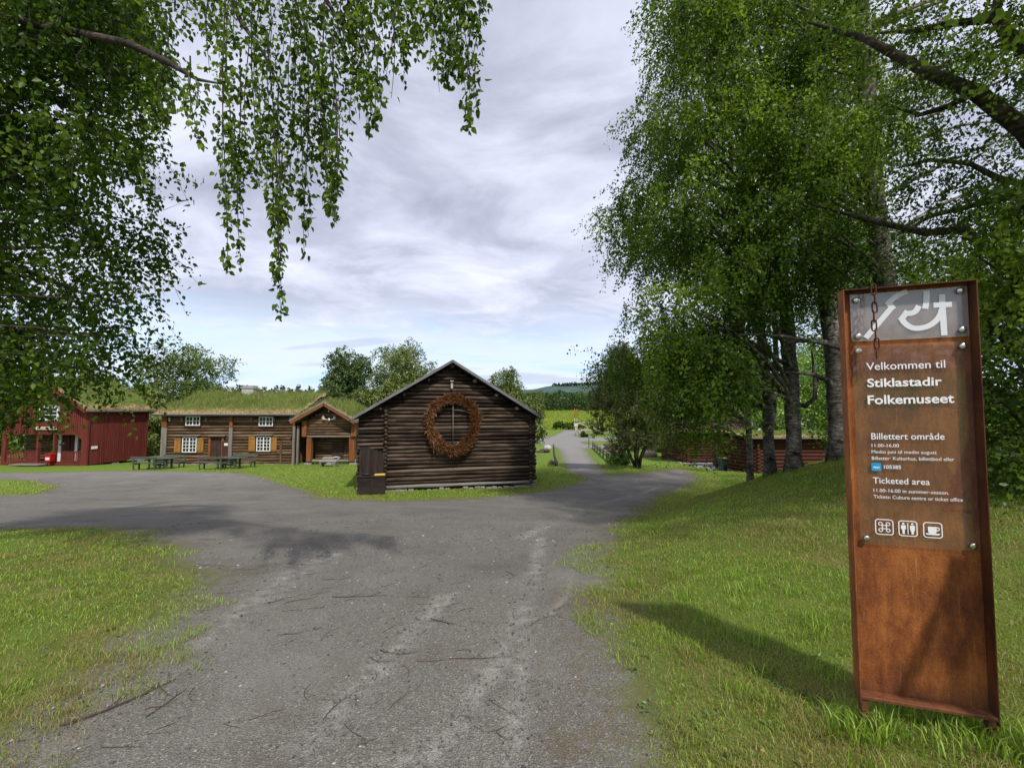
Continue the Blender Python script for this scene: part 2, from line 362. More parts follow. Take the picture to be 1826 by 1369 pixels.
def plain(name, col, rough=.7, metal=0.0, var=.25, scale=14, bstr=.1, spec=.3):
    m, nt, out = new_mat(name); pos = nd(nt, 'ShaderNodeTexCoord').outputs['Object']
    n = noise(nt, pos, scale, 4, .6)
    c = ramp(nt, n, [(.3, tuple(c * (1 - var) for c in col)), (.7, tuple(min(1, c * (1 + var)) for c in col))])
    finish(nt, out, c, rough, n, bstr, .005, metal, spec); return m
M_BARN = wood('dark_tarred_logs', (.006, .004, .003), (.036, .023, .016), (.20, .15, .115), worn=(.13, .093, .070), pv=.7)
M_BARNEND = wood('log_end_grain', (.03, .02, .014), (.10, .07, .048), (.2, .15, .11))
M_GREYLOG = wood('bleached_sill_log', (.08, .075, .065), (.19, .18, .16), (.33, .31, .28))
M_ROOFB = wood('grey_roof_boards', (.06, .06, .063), (.16, .162, .17), (.28, .285, .30))
M_HOUSE = wood('brown_house_logs', (.02, .011, .006), (.09, .052, .027), (.25, .16, .092), worn=(.19, .135, .09), pv=.5)
M_GREYW = wood('grey_weathered_posts', (.09, .08, .068), (.2, .18, .155), (.32, .30, .26))
M_SHUT = wood('ochre_shutters', (.17, .075, .018), (.30, .145, .035), (.42, .22, .06))
M_ORANGE = wood('orange_brown_timber', (.10, .034, .012), (.21, .075, .026), (.33, .13, .045))
M_DOOR = wood('dark_door_boards', (.02, .012, .009), (.055, .033, .025), (.11, .068, .05))
M_RED = wood('falu_red_boards', (.080, .015, .011), (.140, .029, .021), (.21, .052, .038), along=.8, across=14)
M_REDLOG = wood('red_brown_logs', (.030, .011, .008), (.070, .024, .017), (.12, .048, .036))
M_WHITE = plain('white_paint', (.72, .72, .70), .55, var=.06)
M_CREAM = plain('cream_board', (.62, .56, .42), .6, var=.1)
M_BLACKP = plain('black_paint', (.012, .012, .012), .6)
M_GREENW = wood('green_grey_furniture', (.03, .038, .03), (.075, .09, .07), (.14, .16, .125))
M_STONE = plain('grey_fieldstone', (.26, .25, .235), .9, var=.45, scale=9, bstr=.5)
M_SLAB = plain('paving_slabs', (.28, .275, .27), .9, var=.3, scale=5, bstr=.3)
M_DARKBOX = wood('dark_stained_chest', (.010, .007, .006), (.026, .018, .015), (.075, .055, .047), rough=.6)
M_YELLOW = plain('yellow_plastic', (.62, .42, .07), .5)
M_BLACKPL = plain('black_plastic', (.015, .015, .017), .4)
M_LAMP = plain('grey_lamp_metal', (.42, .41, .38), .5)
M_BLUE = plain('blue_plastic_bin', (.03, .055, .11), .45)
M_REDBOX = plain('red_mailbox_paint', (.36, .012, .018), .35, var=.1)
M_BONE = plain('bleached_antler', (.68, .65, .60), .6, var=.1)
M_SNAG = wood('weathered_dead_wood', (.02, .018, .015), (.07, .06, .05), (.17, .15, .13))
M_POLE = wood('pale_pole', (.25, .22, .17), (.42, .38, .30), (.55, .5, .42))
M_ORPOLE = plain('orange_pole_paint', (.45, .12, .04), .6)
def make_bark(name, pale, dark, bias):
    m, nt, out = new_mat(name); pos = nd(nt, 'ShaderNodeTexCoord').outputs['Object']
    a = noise(nt, vmap(nt, pos, (7, 7, 19)), 1.0, 6, .7, .4); b = noise(nt, pos, 2.3, 4, .6); z = nd(nt, 'ShaderNodeSeparateXYZ', {0: pos}).outputs[2]
    f = math_(nt, 'ADD', math_(nt, 'MULTIPLY', a, .65), math_(nt, 'MULTIPLY', b, .35))
    col = ramp(nt, f, [(.36 + bias, dark), (.47 + bias, tuple((p + q) * .35 for p, q in zip(pale, dark))), (.58 + bias, pale)])
    finish(nt, out, col, .9, a, .9, .03, spec=.15); return m
M_BIRCH = make_bark('birch_bark', (.34, .31, .265), (.018, .015, .012), .03)
M_BARK = make_bark('dark_bark', (.11, .09, .07), (.02, .016, .012), 0)
def leaf_mat(name, dark, mid, light, trans=.35, gloss=.06):
    m, nt, out = new_mat(name); t = attr(nt, 'tint')
    col = ramp(nt, t, [(0, dark), (.55, mid), (1, light)])
    d = nd(nt, 'ShaderNodeBsdfDiffuse', {'Color': col}); tr = nd(nt, 'ShaderNodeBsdfTranslucent', {'Color': mixc(nt, .5, col, mixc(nt, 1.0, col, (1.0, 1.15, .35), 'MULTIPLY'))})
    gl = nd(nt, 'ShaderNodeBsdfGlossy', {'Color': (.9, .95, .9, 1), 'Roughness': .45})
    a = nd(nt, 'ShaderNodeMixShader', {0: trans, 1: d.outputs[0], 2: tr.outputs[0]}); b = nd(nt, 'ShaderNodeMixShader', {0: gloss, 1: a.outputs[0], 2: gl.outputs[0]})
    nt.links.new(b.outputs[0], out.inputs[0]); return m
L_BIRCH = leaf_mat('birch_leaves', (.042, .084, .005), (.130, .222, .014), (.32, .43, .035), .48, .02)
L_NEAR = leaf_mat('near_birch_leaves', (.028, .064, .005), (.088, .158, .011), (.24, .34, .03), .5, .015)
L_BACK = leaf_mat('pale_birch_leaves', (.085, .12, .024), (.17, .22, .05), (.28, .32, .09), .38, .03)
L_DARK = leaf_mat('dark_tree_leaves', (.045, .078, .02), (.095, .15, .036), (.18, .235, .06), .35, .03)
L_BRIGHT = leaf_mat('bright_shrub_leaves', (.08, .17, .014), (.19, .33, .03), (.36, .50, .07), .45)
L_JUNIPER = leaf_mat('juniper_needles', (.045, .062, .020), (.105, .128, .042), (.22, .215, .09), .3, .02)
L_HEDGE = leaf_mat('hedge_leaves', (.030, .066, .004), (.092, .165, .010), (.26, .36, .028), .45, .02)
L_GRASS = leaf_mat('grass_blades', (.36, .26, .10), (.18, .30, .028), (.42, .57, .07), .42, .03)
L_TURF = leaf_mat('roof_turf_grass', (.30, .23, .10), (.12, .19, .035), (.24, .32, .07), .3, .02)
L_WREATH = leaf_mat('rusty_wreath_twigs', (.06, .026, .010), (.18, .072, .026), (.33, .155, .058), .1, .03)
def make_turf():
    m, nt, out = new_mat('turf_roof_soil'); t = attr(nt, 'tint'); pos = nd(nt, 'ShaderNodeTexCoord').outputs['Object']
    n = noise(nt, pos, 5, 5, .65)
    c = ramp(nt, n, [(.3, (.06, .085, .02)), (.55, (.12, .165, .035)), (.75, (.2, .22, .07))]); c = mixc(nt, t, c, ramp(nt, noise(nt, pos, 7, 5, .7), [(.3, (.11, .075, .035)), (.5, (.30, .22, .11)), (.7, (.42, .33, .17))]))
    finish(nt, out, c, 1.0, n, 1.0, .08, spec=.05); return m
M_TURF = make_turf()
def make_glass():
    m, nt, out = new_mat('dark_window_glass'); finish(nt, out, (.02, .022, .025), .06, spec=.6); return m
M_GLASS = make_glass()
def make_corten(name, k=1.0, bump=.5):
    m, nt, out = new_mat(name); pos = nd(nt, 'ShaderNodeTexCoord').outputs['Object']
    a = noise(nt, pos, 3.2, 5, .6); b = noise(nt, vmap(nt, pos, (1, 1, .3)), 26, 5, .65, .5); c = noise(nt, pos, 140, 3, .6)
    f = math_(nt, 'ADD', math_(nt, 'MULTIPLY', a, .5), math_(nt, 'ADD', math_(nt, 'MULTIPLY', b, .32), math_(nt, 'MULTIPLY', c, .22)))
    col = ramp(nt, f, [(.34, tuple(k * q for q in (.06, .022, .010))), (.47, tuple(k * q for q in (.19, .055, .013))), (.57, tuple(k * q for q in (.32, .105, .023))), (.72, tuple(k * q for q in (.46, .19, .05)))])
    z = nd(nt, 'ShaderNodeSeparateXYZ', {0: pos}).outputs[2]
    run = noise(nt, vmap(nt, pos, (38, 38, .9)), 1.0, 5, .7); col = mixc(nt, smooth(nt, run, .56, .72, 0, .55), col, tuple(k * q for q in (.10, .036, .014))); col = mixc(nt, smooth(nt, noise(nt, vmap(nt, pos, (60, 60, 2.2), (3, 1, 0)), 1.0, 4, .7), .62, .74, 0, .5), col, tuple(k * q for q in (.50, .24, .08)))
    col = mixc(nt, math_(nt, 'MULTIPLY', smooth(nt, math_(nt, 'ADD', z, math_(nt, 'MULTIPLY', a, -.25)), -.02, -.16), .7), col, (.05, .028, .02))
    finish(nt, out, col, .75, math_(nt, 'ADD', b, c), bump, .004, .0, .35); return m
M_CORTEN = make_corten('rusted_steel'); M_CORTEN_D = make_corten('dark_shaded_rusted_steel', .34)  # dark copy: shade of the flanges' inner faces painted into the steel colour
def make_acrylic(name, haze):
    m, nt, out = new_mat(name)
    tr = nd(nt, 'ShaderNodeBsdfTransparent', {'Color': (.93, .93, .93, 1)}); gl = nd(nt, 'ShaderNodeBsdfGlossy', {'Roughness': .04, 'Color': (1, 1, 1, 1)})
    df = nd(nt, 'ShaderNodeBsdfDiffuse', {'Color': (.5, .48, .48, 1)})
    ge = nd(nt, 'ShaderNodeNewGeometry'); dt = nd(nt, 'ShaderNodeVectorMath', {0: ge.outputs['Incoming'], 1: ge.outputs['Normal']}, operation='DOT_PRODUCT')
    fr = math_(nt, 'ADD', .04, math_(nt, 'MULTIPLY', .9, math_(nt, 'POWER', math_(nt, 'SUBTRACT', 1.0, math_(nt, 'ABSOLUTE', dt.outputs['Value'])), 5.0))); a = nd(nt, 'ShaderNodeMixShader', {0: haze, 1: tr.outputs[0], 2: df.outputs[0]})
    b = nd(nt, 'ShaderNodeMixShader', {0: math_(nt, 'MULTIPLY', fr, 1.15, clamp=True), 1: a.outputs[0], 2: gl.outputs[0]}); nt.links.new(b.outputs[0], out.inputs[0]); return m
M_ACRYL = make_acrylic('clear_acrylic', .03); M_ACRYL2 = make_acrylic('sky_glare_acrylic', .30)  # the logo plate's grey diffuse share stands in for reflected sky
def make_steel():
    m, nt, out = new_mat('brushed_steel'); finish(nt, out, (.62, .62, .60), .28, metal=1.0); return m
M_STEEL = make_steel()
M_LETTER = plain('white_vinyl', (.82, .82, .84), .5, var=.02)
M_BADGE = plain('blue_badge_vinyl', (.02, .32, .58), .4, var=.05)

# ------------------------------------------------------------------ foliage engine
def unit(v): return v / (np.linalg.norm(v, axis=-1, keepdims=True) + 1e-9)
def leaf_mesh(name, pos, ax, size, tint, mat, parent, hexa=False, wid=.62, origin=(0, 0, 0), nrm=None):
    n = len(pos); ax = unit(ax); rnd = unit(rng.normal(size=(n, 3))) if nrm is None else unit(nrm + rng.normal(size=(n, 3)) * .42); side = unit(np.cross(ax, rnd)); nor = np.cross(side, ax)
    s = np.broadcast_to(np.asarray(size, float), (n,))[:, None]; w = s * wid * .5; o = np.asarray(origin)
    p = pos - o
    if hexa:
        L1, L2, tip = p + ax * s * .22 + side * w * .85 + nor * w * .35, p + ax * s * .52 + side * w * .8 + nor * w * .3, p + ax * s
        R1, R2 = p + ax * s * .22 - side * w * .85 + nor * w * .35, p + ax * s * .52 - side * w * .8 + nor * w * .3
        V = np.stack([p, L1, L2, tip, R2, R1], 1).reshape(-1, 3); b = np.arange(n)[:, None] * 6
        q = np.concatenate([b + np.array([[0, 1, 2, 3]]), b + np.array([[0, 3, 4, 5]])]); k = 6
    else:
        V = np.stack([p, p + ax * s * .45 + side * w + nor * w * .3, p + ax * s, p + ax * s * .45 - side * w + nor * w * .3], 1).reshape(-1, 3); q = np.arange(n * 4).reshape(-1, 4); k = 4
    return np_mesh(name, V, q, mat, parent, {'tint': np.repeat(np.clip(tint, 0, 1), k)})
def sprays(cen, rad, K, n, L, droop, outw=.6, jit=.05, base=None, flat=1.0):
    """K drooping twigs of n leaves inside each ellipsoid; returns leaf positions, axes, tints"""
    B = len(cen); cen = np.asarray(cen, float); rad = np.broadcast_to(np.asarray(rad, float), (B, 3))
    g = rng.normal(size=(B, K, 3)); g = g / np.maximum(1, np.linalg.norm(g, axis=-1, keepdims=True) / 1.35)
    st = cen[:, None] + g * rad[:, None] * .62
    od = unit(g * np.array([1, 1, .5]))
    d = unit(od * outw + rng.normal(size=(B, K, 3)) * .45 * np.array([1, 1, flat]) + np.array([0, 0, -droop]))
    t = (np.arange(n)[None, None] + rng.random((B, K, n))) / n; LL = L * rng.uniform(.6, 1.25, (B, K, 1))
    pos = st[:, :, None] + d[:, :, None] * (LL * t)[..., None] + np.array([0, 0, -1.0]) * (droop * .5 * LL * t * t)[..., None] + rng.normal(size=(B, K, n, 3)) * jit
    ax = d[:, :, None] * .5 + rng.normal(size=(B, K, n, 3)) * .75 + np.array([0, 0, -.45])
    global LAST_N
    LAST_N = (unit(pos - cen[:, None, None]) * .75 + np.array([0, 0, .45])).reshape(-1, 3)
    big = vnoise(cen[:, 0] + cen[:, 1] * .7, cen[:, 2] + cen[:, 1] * .4, .55, 77)[:, None, None] - .5
    tint = np.clip(.45 + big * .5 + rng.normal(size=(B, 1, 1)) * .19 + rng.normal(size=(B, K, 1)) * .1 + rng.normal(size=(B, K, n)) * .16, 0, 1)
    return pos.reshape(-1, 3), ax.reshape(-1, 3), tint.reshape(-1), st.reshape(-1, 3), (st + d * LL + np.array([0, 0, -.5]) * droop * LL).reshape(-1, 3)
def limb_pts(a, b, sag=.12, n=6, wob=.04):
    a, b = np.asarray(a, float), np.asarray(b, float); L = np.linalg.norm(b - a); m = (a + b) / 2 + np.array([0, 0, L * sag]) + rng.normal(size=3) * L * wob
    t = np.linspace(0, 1, n)[:, None]; return (1 - t) ** 2 * a + 2 * t * (1 - t) * m + t * t * b
def trunk_at(tp, z):
    tp = np.asarray(tp, float); return np.array([np.interp(z, tp[:, 2], tp[:, i]) for i in range(3)])
def limbs_from(mb, tp, cens, zlo, zhi, r0, slope=.5, nmax=60, o=(0, 0, 0), rtip=.012):
    idx = rng.permutation(len(cens))[:nmax]; o = np.asarray(o)
    for i in idx:
        c = cens[i]; hd = np.hypot(c[0] - trunk_at(tp, c[2])[0], c[1] - trunk_at(tp, c[2])[1])
        z = np.clip(c[2] - slope * hd, zlo, zhi); a = trunk_at(tp, z); L = np.linalg.norm(c - a)
        p = limb_pts(a, c, .13, 7, .05); r = min(r0, .012 + L * .011)
        mb.tube([q - o for q in p], list(np.linspace(r, rtip, len(p))), 6, False)
def twig_mesh(mb, st, en, r, o=(0, 0, 0), every=1):
    o = np.asarray(o)
    for a, b in zip(st[::every], en[::every]): mb.tube([a - o, (a + b) / 2 + rng.normal(size=3) * .02 - o, b - o], [r, r * .8, r * .4], 3, False)
def trunk_mesh(tp, rad, o, flare=1.45, n=14):
    """tapered, slightly knobbly trunk following tp with a root flare"""
    tp = np.asarray(tp, float); z = np.linspace(0, 1, 30); s = np.linspace(0, len(tp) - 1, 30); mb = MB()
    pts = np.stack([np.interp(s, np.arange(len(tp)), tp[:, i]) for i in range(3)], -1); pts[1:-1] += rng.normal(size=(28, 3)) * rad[0] * .07 * np.array([1, 1, 0])
    rr = np.interp(s, np.linspace(0, len(tp) - 1, len(rad)), rad); h = pts[:, 2] - pts[0, 2]
    rr = rr * (1 + (flare - 1) * np.exp(-h / .28)) * (1 + rng.normal(size=30) * .035)
    mb.tube(pts - np.asarray(o), list(rr), n, True); return mb
def in_poly(x, y, poly): return poly_sd(x, y, poly) < 0
def sample_poly(poly, n):
    poly = np.array(poly, float); lo, hi = poly.min(0), poly.max(0); out = []
    while len(out) < n:
        p = rng.uniform(lo, hi, (n * 3, 2)); out += list(p[in_poly(p[:, 0], p[:, 1], [tuple(q) for q in poly])])
    return np.array(out[:n])
def blades(name, pos, h, w, lean, tint, mat, parent=None, origin=(0, 0, 0), bend=True):
    n = len(pos); a = rng.uniform(0, 2 * math.pi, n); dx = np.stack([np.cos(a), np.sin(a), np.zeros(n)], -1); b = rng.uniform(0, 2 * math.pi, n)
    ld = np.stack([np.cos(b), np.sin(b), np.zeros(n)], -1); h = np.broadcast_to(h, (n,))[:, None]; w = np.broadcast_to(w, (n,))[:, None]; lean = np.broadcast_to(lean, (n,))[:, None]
    up = np.array([0, 0, 1.0]); p = pos - np.asarray(origin)
    if bend:
        m = p + ld * lean * h * .35 + up * h * .6; t = p + ld * lean * h + up * h * (1 - .35 * lean)
        V = np.stack([p - dx * w / 2, p + dx * w / 2, m + dx * w * .4, t, m - dx * w * .4], 1).reshape(-1, 3)
        i = np.arange(n)[:, None] * 5; q = np.concatenate([i + np.array([[0, 1, 2, 4]]), i + np.array([[4, 2, 3, 3]])])
        q3 = np.concatenate([i + np.array([[0, 1, 2]]), i + np.array([[0, 2, 4]]), i + np.array([[4, 2, 3]])]); k = 5
    else:
        t = p + ld * lean * h + up * h; V = np.stack([p - dx * w / 2, p + dx * w / 2, t], 1).reshape(-1, 3); q3 = np.arange(n * 3).reshape(-1, 3); k = 3
    return np_mesh(name, V, q3, mat, parent, {'tint': np.repeat(np.clip(tint, 0, 1), k)})

# ================================================================== WELCOME SIGN
S_O = Vector((1.69916, 2.17005, .20365)); S_U = Vector((.95099, -.30912, .00809)).normalized(); S_V = Vector((-.01922, -.03298, .99927)).normalized()
S_D = S_V.cross(S_U).normalized(); S_W, S_H = .5234, 2.0038       # S_D points away from the viewer
sign = empty('welcome_sign', (0, 0, 0), 0, 'tall rusted steel welcome sign with clear lettered plates standing on the grass bank', 'sign')
sign.matrix_world = Matrix(((S_U.x, S_D.x, S_V.x, S_O.x), (S_U.y, S_D.y, S_V.y, S_O.y), (S_U.z, S_D.z, S_V.z, S_O.z), (0, 0, 0, 1)))
def SL(px, py, y0):
    r = ray(px, py); o = Vector((0, 0, EYE)); p0 = S_O + S_D * y0; t = (p0 - o).dot(S_D) / r.dot(S_D); q = o + r * t - S_O
    return (q.dot(S_U), q.dot(S_V))
DP = .062
b = MB(); b.box(.004, S_W - .004, DP, DP + .005, -.004, S_H - .004); back = b.build('back_plate', M_CORTEN, sign)
b = MB(); b.box(0, .0045, 0, DP + .005, -.02, S_H); b.build('side_flange', M_CORTEN, sign)
b = MB(); b.box(S_W - .0045, S_W, 0, DP + .005, -.03, S_H); b.build('side_flange', M_CORTEN_D, sign)  # its unlit inner face is painted dark by the steel colour
b = MB(); b.box(.0047, S_W - .0047, .001, DP - .001, S_H - .0045, S_H); b.build('top_flange', M_CORTEN_D, sign)  # underside shade painted in with the same dark steel
b = MB(); b.box(.0047, S_W - .0047, .002, DP - .001, -.006, .010, .002); b.build('bottom_rail', M_CORTEN, sign)
for x in (.006, S_W - .036):
    b = MB(); b.box(x, x + .03, .008, .048, -.26, -.0065 if x < .1 else -.0065, .002); b.build('foot', M_CORTEN, sign)
def quad_plate(name, pxs, y, th, m):
    pts = [SL(*p, y) for p in pxs]; x0 = (pts[0][0] + pts[3][0]) / 2; x1 = (pts[1][0] + pts[2][0]) / 2; z1 = (pts[0][1] + pts[1][1]) / 2; z0 = (pts[2][1] + pts[3][1]) / 2
    b = MB(); b.box(x0, x1, y, y + th, z0, z1); return b.build(name, m, sign), (x0, x1, z0, z1)
YP = .0505
logo, LR = quad_plate('logo_plate', [(1515.2, 527.3), (1724.3, 508.5), (1729.3, 598.2), (1519.2, 610.3)], YP, .005, M_ACRYL2)
info, IR = quad_plate('text_plate', [(1519, 619), (1730, 607), (1752, 985), (1535, 967)], YP, .005, M_ACRYL)
for par, pts in ((logo, [(1527.5, 535.5), (1712.7, 518), (1531, 600), (1717, 587.5)]), (info, [(1531, 626), (1718, 617), (1546, 960), (1737, 974)])):
    for p in pts:
        x, z = SL(*p, YP - .01); b = MB(); b.lathe([(.0035, .0115), (.0035, .0), (.0095, -.001), (.0135, -.003), (.0145, -.006), (.0145, -.011), (.0125, -.0135), (.004, -.014), (.001, -.0142)], (x, YP, z), 20, (0, 1, 0)); b.build('standoff_bolt', M_STEEL, par)
def ribbon(mb, pts, w, y, closed=False):
    pts = [Vector((p[0], p[1])) for p in pts]; n = len(pts); L, R = [], []
    for i, p in enumerate(pts):
        a = pts[i - 1] if (i or closed) else None; c = pts[(i + 1) % n] if (i < n - 1 or closed) else None
        d1 = (p - a).normalized() if a is not None else (c - p).normalized(); d2 = (c - p).normalized() if c is not None else d1
        t = (d1 + d2); t = t.normalized() if t.length > .05 else d2; nn = Vector((-t.y, t.x)); k = w / 2 / max(.35, nn.dot(Vector((-d1.y, d1.x))))
        L.append(p + nn * k); R.append(p - nn * k)
    vs = [(q.x, y, q.y) for q in L] + [(q.x, y, q.y) for q in R]; m = n if closed else n - 1
    mb.add(vs, [(i, (i + 1) % n, n + (i + 1) % n, n + i) for i in range(m)], [(0, 0, 0)] * (2 * n))
def disc(mb, c, r, y, n=20, sx=1.0): mb.add([(c[0] + math.cos(2 * math.pi * k / n) * r * sx, y, c[1] + math.sin(2 * math.pi * k / n) * r) for k in range(n)], [tuple(range(n))], [(0, 0, 0)] * n)
def flatpoly(mb, pts, y): mb.add([(p[0], y, p[1]) for p in pts], [tuple(range(len(pts)))], [(0, 0, 0)] * len(pts))
YT = YP - .0006
def spl(pts, k=8):
    out = []; n = len(pts)
    for i in range(n - 1):
        p0, p1, p2, p3 = [np.array(pts[j]) for j in (max(i - 1, 0), i, i + 1, min(i + 2, n - 1))]
        for t in np.linspace(0, 1, k, endpoint=False): out.append(tuple(.5 * ((2 * p1) + (-p0 + p2) * t + (2 * p0 - 5 * p1 + 4 * p2 - p3) * t * t + (-p0 + 3 * p1 - 3 * p2 + p3) * t ** 3)))
    return out + [tuple(pts[-1])]
def EL(l): return [SL(1500 + x / 7.023, 490 + y / 7.023, YT) for x, y in l]
b = MB(); W_ = .0245
def put(pts, y=YT): ribbon(b, EL(pts), W_, y)
put([(308, 790), (648, 391)]); put([(655, 430), (583, 340)], YT - .00005)
put(spl([(570, 378), (640, 308), (712, 256), (780, 224), (830, 212)]), YT - .0001)
put(spl([(1068, 197), (1070, 260), (1066, 340), (1052, 425)]), YT - .0001)
put(spl([(975, 388), (930, 455), (870, 482), (800, 480)]), YT - .0002); put([(832, 452), (742, 572)], YT - .00025)
put(spl([(748, 530), (790, 598), (870, 655), (960, 670), (1080, 645), (1170, 590), (1235, 510), (1262, 430)]), YT - .00035)
put([(1260, 245), (1291, 758)], YT - .0003); put([(1155, 381), (1387, 370)], YT - .0004)
b.build('emblem', plain('pale_grey_vinyl', (.70, .71, .75), .5, var=.02), logo)
def text_line(body, l, r, cap, bold=0.0):
    cu = bpy.data.curves.new('lettering', 'FONT'); cu.body = body; cu.size = 1; cu.offset = bold; cu.resolution_u = 4; o = bpy.data.objects.new('lettering', cu); C.objects.link(o)
    bpy.context.view_layer.update(); me = bpy.data.meshes.new_from_object(o.evaluated_get(bpy.context.evaluated_depsgraph_get())); bpy.data.objects.remove(o)
    n = len(me.vertices); co = np.zeros(n * 3, np.float32); me.vertices.foreach_get('co', co); co = co.reshape(-1, 3)
    return me, co
def letter(body, l, r, cap, bold=0.0, par=None, mat=None, yy=None):
    me, co = text_line(body, l, r, cap, bold); yy = YT if yy is None else yy
    p0 = np.array(SL(*l, yy)); p1 = np.array(SL(*r, yy)); pc = np.array(SL(l[0], l[1] - cap, yy)); ex = (p1 - p0); h = np.linalg.norm(pc - p0)
    x0, x1 = co[:, 0].min(), co[:, 0].max(); capn = .70
    X = (co[:, 0] - x0) / (x1 - x0); Z = co[:, 1] / capn * h; out = np.stack([p0[0] + ex[0] * X, np.full(len(co), yy), p0[1] + ex[1] * X + Z], -1)
    fs = [list(f.vertices) for f in me.polygons]; V, Q = [], []           # every face gets its own hair's breadth of depth, so overlapping strokes never share a plane
    for k, f in enumerate(fs): Q.append(tuple(range(len(V), len(V) + len(f)))); V += [(out[i][0], out[i][1] - (k % 11) * 1.5e-5, out[i][2]) for i in f]
    me = bpy.data.meshes.new('lettering'); me.from_pydata(V, [], Q); me.materials.append(mat or M_LETTER); me.update()
    o = bpy.data.objects.new('lettering', me); C.objects.link(o); o.parent = par or info; return o
letter('Velkommen til', (1545, 659.8), (1685.9, 655.2), 13.2, .004)
letter('Stiklastadir', (1546.7, 689.8), (1680, 686.7), 14.5, .02)
letter('Folkemuseet', (1547.6, 720.4), (1701.8, 717.6), 15.3, .02)
letter('Billettert område', (1553.9, 783), (1684.7, 783.6), 11.2, .006)
letter('11.00-16.00', (1554.4, 796.5), (1603.2, 797), 5.6, .003)
letter('Medio juni til medio august', (1554.4, 807.8), (1670.5, 809.4), 5.8, .0)
letter('Billetter· Kulturhus, billettbod eller', (1554.8, 819.3), (1701.8, 821.6), 5.9, .003)
letter('105385', (1576.5, 835.2), (1607, 836), 6.4, .012)
letter('Ticketed area', (1556.8, 861.2), (1658.4, 864.5), 10.8, .006)
letter('11.00-16.00 in summer-season.', (1557.9, 876.4), (1692.5, 881.4), 5.9, .003)
letter('Tickets: Culture centre or ticket office', (1557.9, 887.6), (1717.2, 894.2), 6.0, .003)
def rrect(cx, cz, w, h, r, n=5):
    out = []
    for (sx_, sz_, a0) in ((1, 1, 0), (-1, 1, 90), (-1, -1, 180), (1, -1, 270)):
        for k in range(n + 1):
            a = math.radians(a0 + 90 * k / n); out.append((cx + sx_ * (w / 2 - r) + math.cos(a) * r, cz + sz_ * (h / 2 - r) + math.sin(a) * r))
    return out
x0, z0 = SL(1554.2, 839, YT); x1, z1 = SL(1571, 825.2, YT)
b = MB(); flatpoly(b, rrect((x0 + x1) / 2, (z0 + z1) / 2, x1 - x0, z1 - z0, .006), YT); badge = b.build('badge', M_BADGE, info)
letter('vipps', (1556.5, 834), (1569, 834.3), 3.6, .03, badge, None, YT - .0006)
def icon(pxs):
    (xa, za), (xb, zb), (xc, zc_), (xd, zd) = [SL(*p, YT) for p in pxs]; cx, cz = (xa + xc_) / 2 if False else (xa + xb + xc + xd) / 4, (za + zb + zc_ + zd) / 4
    return cx, cz, abs((xb - xa + xc - xd) / 2), abs((za - zd + zb - zc_) / 2)
icons = [icon([(1560, 924.5), (1593, 926), (1594, 954), (1561, 952.5)]), icon([(1601.5, 927), (1635.5, 929), (1637, 957), (1602.5, 955)]), icon([(1645.5, 930), (1680.5, 932), (1681.5, 960), (1647, 958)])]
for k, (cx, cz, w, h) in enumerate(icons):
    b = MB(); lw = .0042; ribbon(b, rrect(cx, cz, w - lw, h - lw, .012, 6), lw, YT, True); s = min(w, h)
    if k == 0:
        c0, q = s * .205, s * .10; d = c0 - q
        for i, (ex, ez) in enumerate(((1, 1), (-1, 1), (-1, -1), (1, -1))): ribbon(b, [(cx + ex * c0 + math.cos(t) * q, cz + ez * c0 + math.sin(t) * q) for t in np.linspace(0, 2 * math.pi, 21)[:-1]], .0038, YT - .0001 * (i + 1), True)
        for i, (p_, q_) in enumerate((((-c0, d), (c0, d)), ((-c0, -d), (c0, -d)), ((d, -c0), (d, c0)), ((-d, -c0), (-d, c0)))): ribbon(b, [(cx + p_[0], cz + p_[1]), (cx + q_[0], cz + q_[1])], .0038, YT - .0006 - .0001 * i)
    elif k == 1:
        ribbon(b, [(cx, cz - h * .36), (cx, cz + h * .36)], .0036, YT)
        for sx_ in (-1, 1):
            mx_ = cx + sx_ * w * .235; disc(b, (mx_, cz + h * .30), h * .065, YT - .0001)
            flatpoly(b, [(mx_ - w * .13, cz + h * .2), (mx_ + w * .13, cz + h * .2), (mx_ + w * .13, cz - h * .06), (mx_ + w * .085, cz - h * .06), (mx_ + w * .07, cz + h * .08), (mx_ + w * (.07 if sx_ < 0 else .12), cz - h * (.1 if sx_ < 0 else .16)), (mx_ + w * .065, cz - h * (.1 if sx_ < 0 else .16)), (mx_ + w * .055, cz - h * .36), (mx_ - w * .055, cz - h * .36), (mx_ - w * .065, cz - h * (.1 if sx_ < 0 else .16)), (mx_ - w * (.07 if sx_ < 0 else .12), cz - h * (.1 if sx_ < 0 else .16)), (mx_ - w * .07, cz + h * .08), (mx_ - w * .085, cz - h * .06), (mx_ - w * .13, cz - h * .06)][::-1], YT - .0002)
    else:
        flatpoly(b, [(cx - w * .25, cz + h * .22), (cx + w * .2, cz + h * .22), (cx + w * .2, cz - h * .1), (cx + w * .13, cz - h * .2), (cx - w * .18, cz - h * .2), (cx - w * .25, cz - h * .1)], YT - .0001)
        flatpoly(b, [(cx - w * .4, cz - h * .2), (cx + w * .38, cz - h * .2), (cx + w * .3, cz - h * .31), (cx - w * .32, cz - h * .31)], YT - .0002)
        ribbon(b, [(cx + w * .25 + math.cos(t) * w * .075, cz + h * .08 + math.sin(t) * h * .1) for t in np.linspace(0, 2 * math.pi, 15)[:-1]], .004, YT - .0003, True)
    b.build('pictogram', M_LETTER, info)
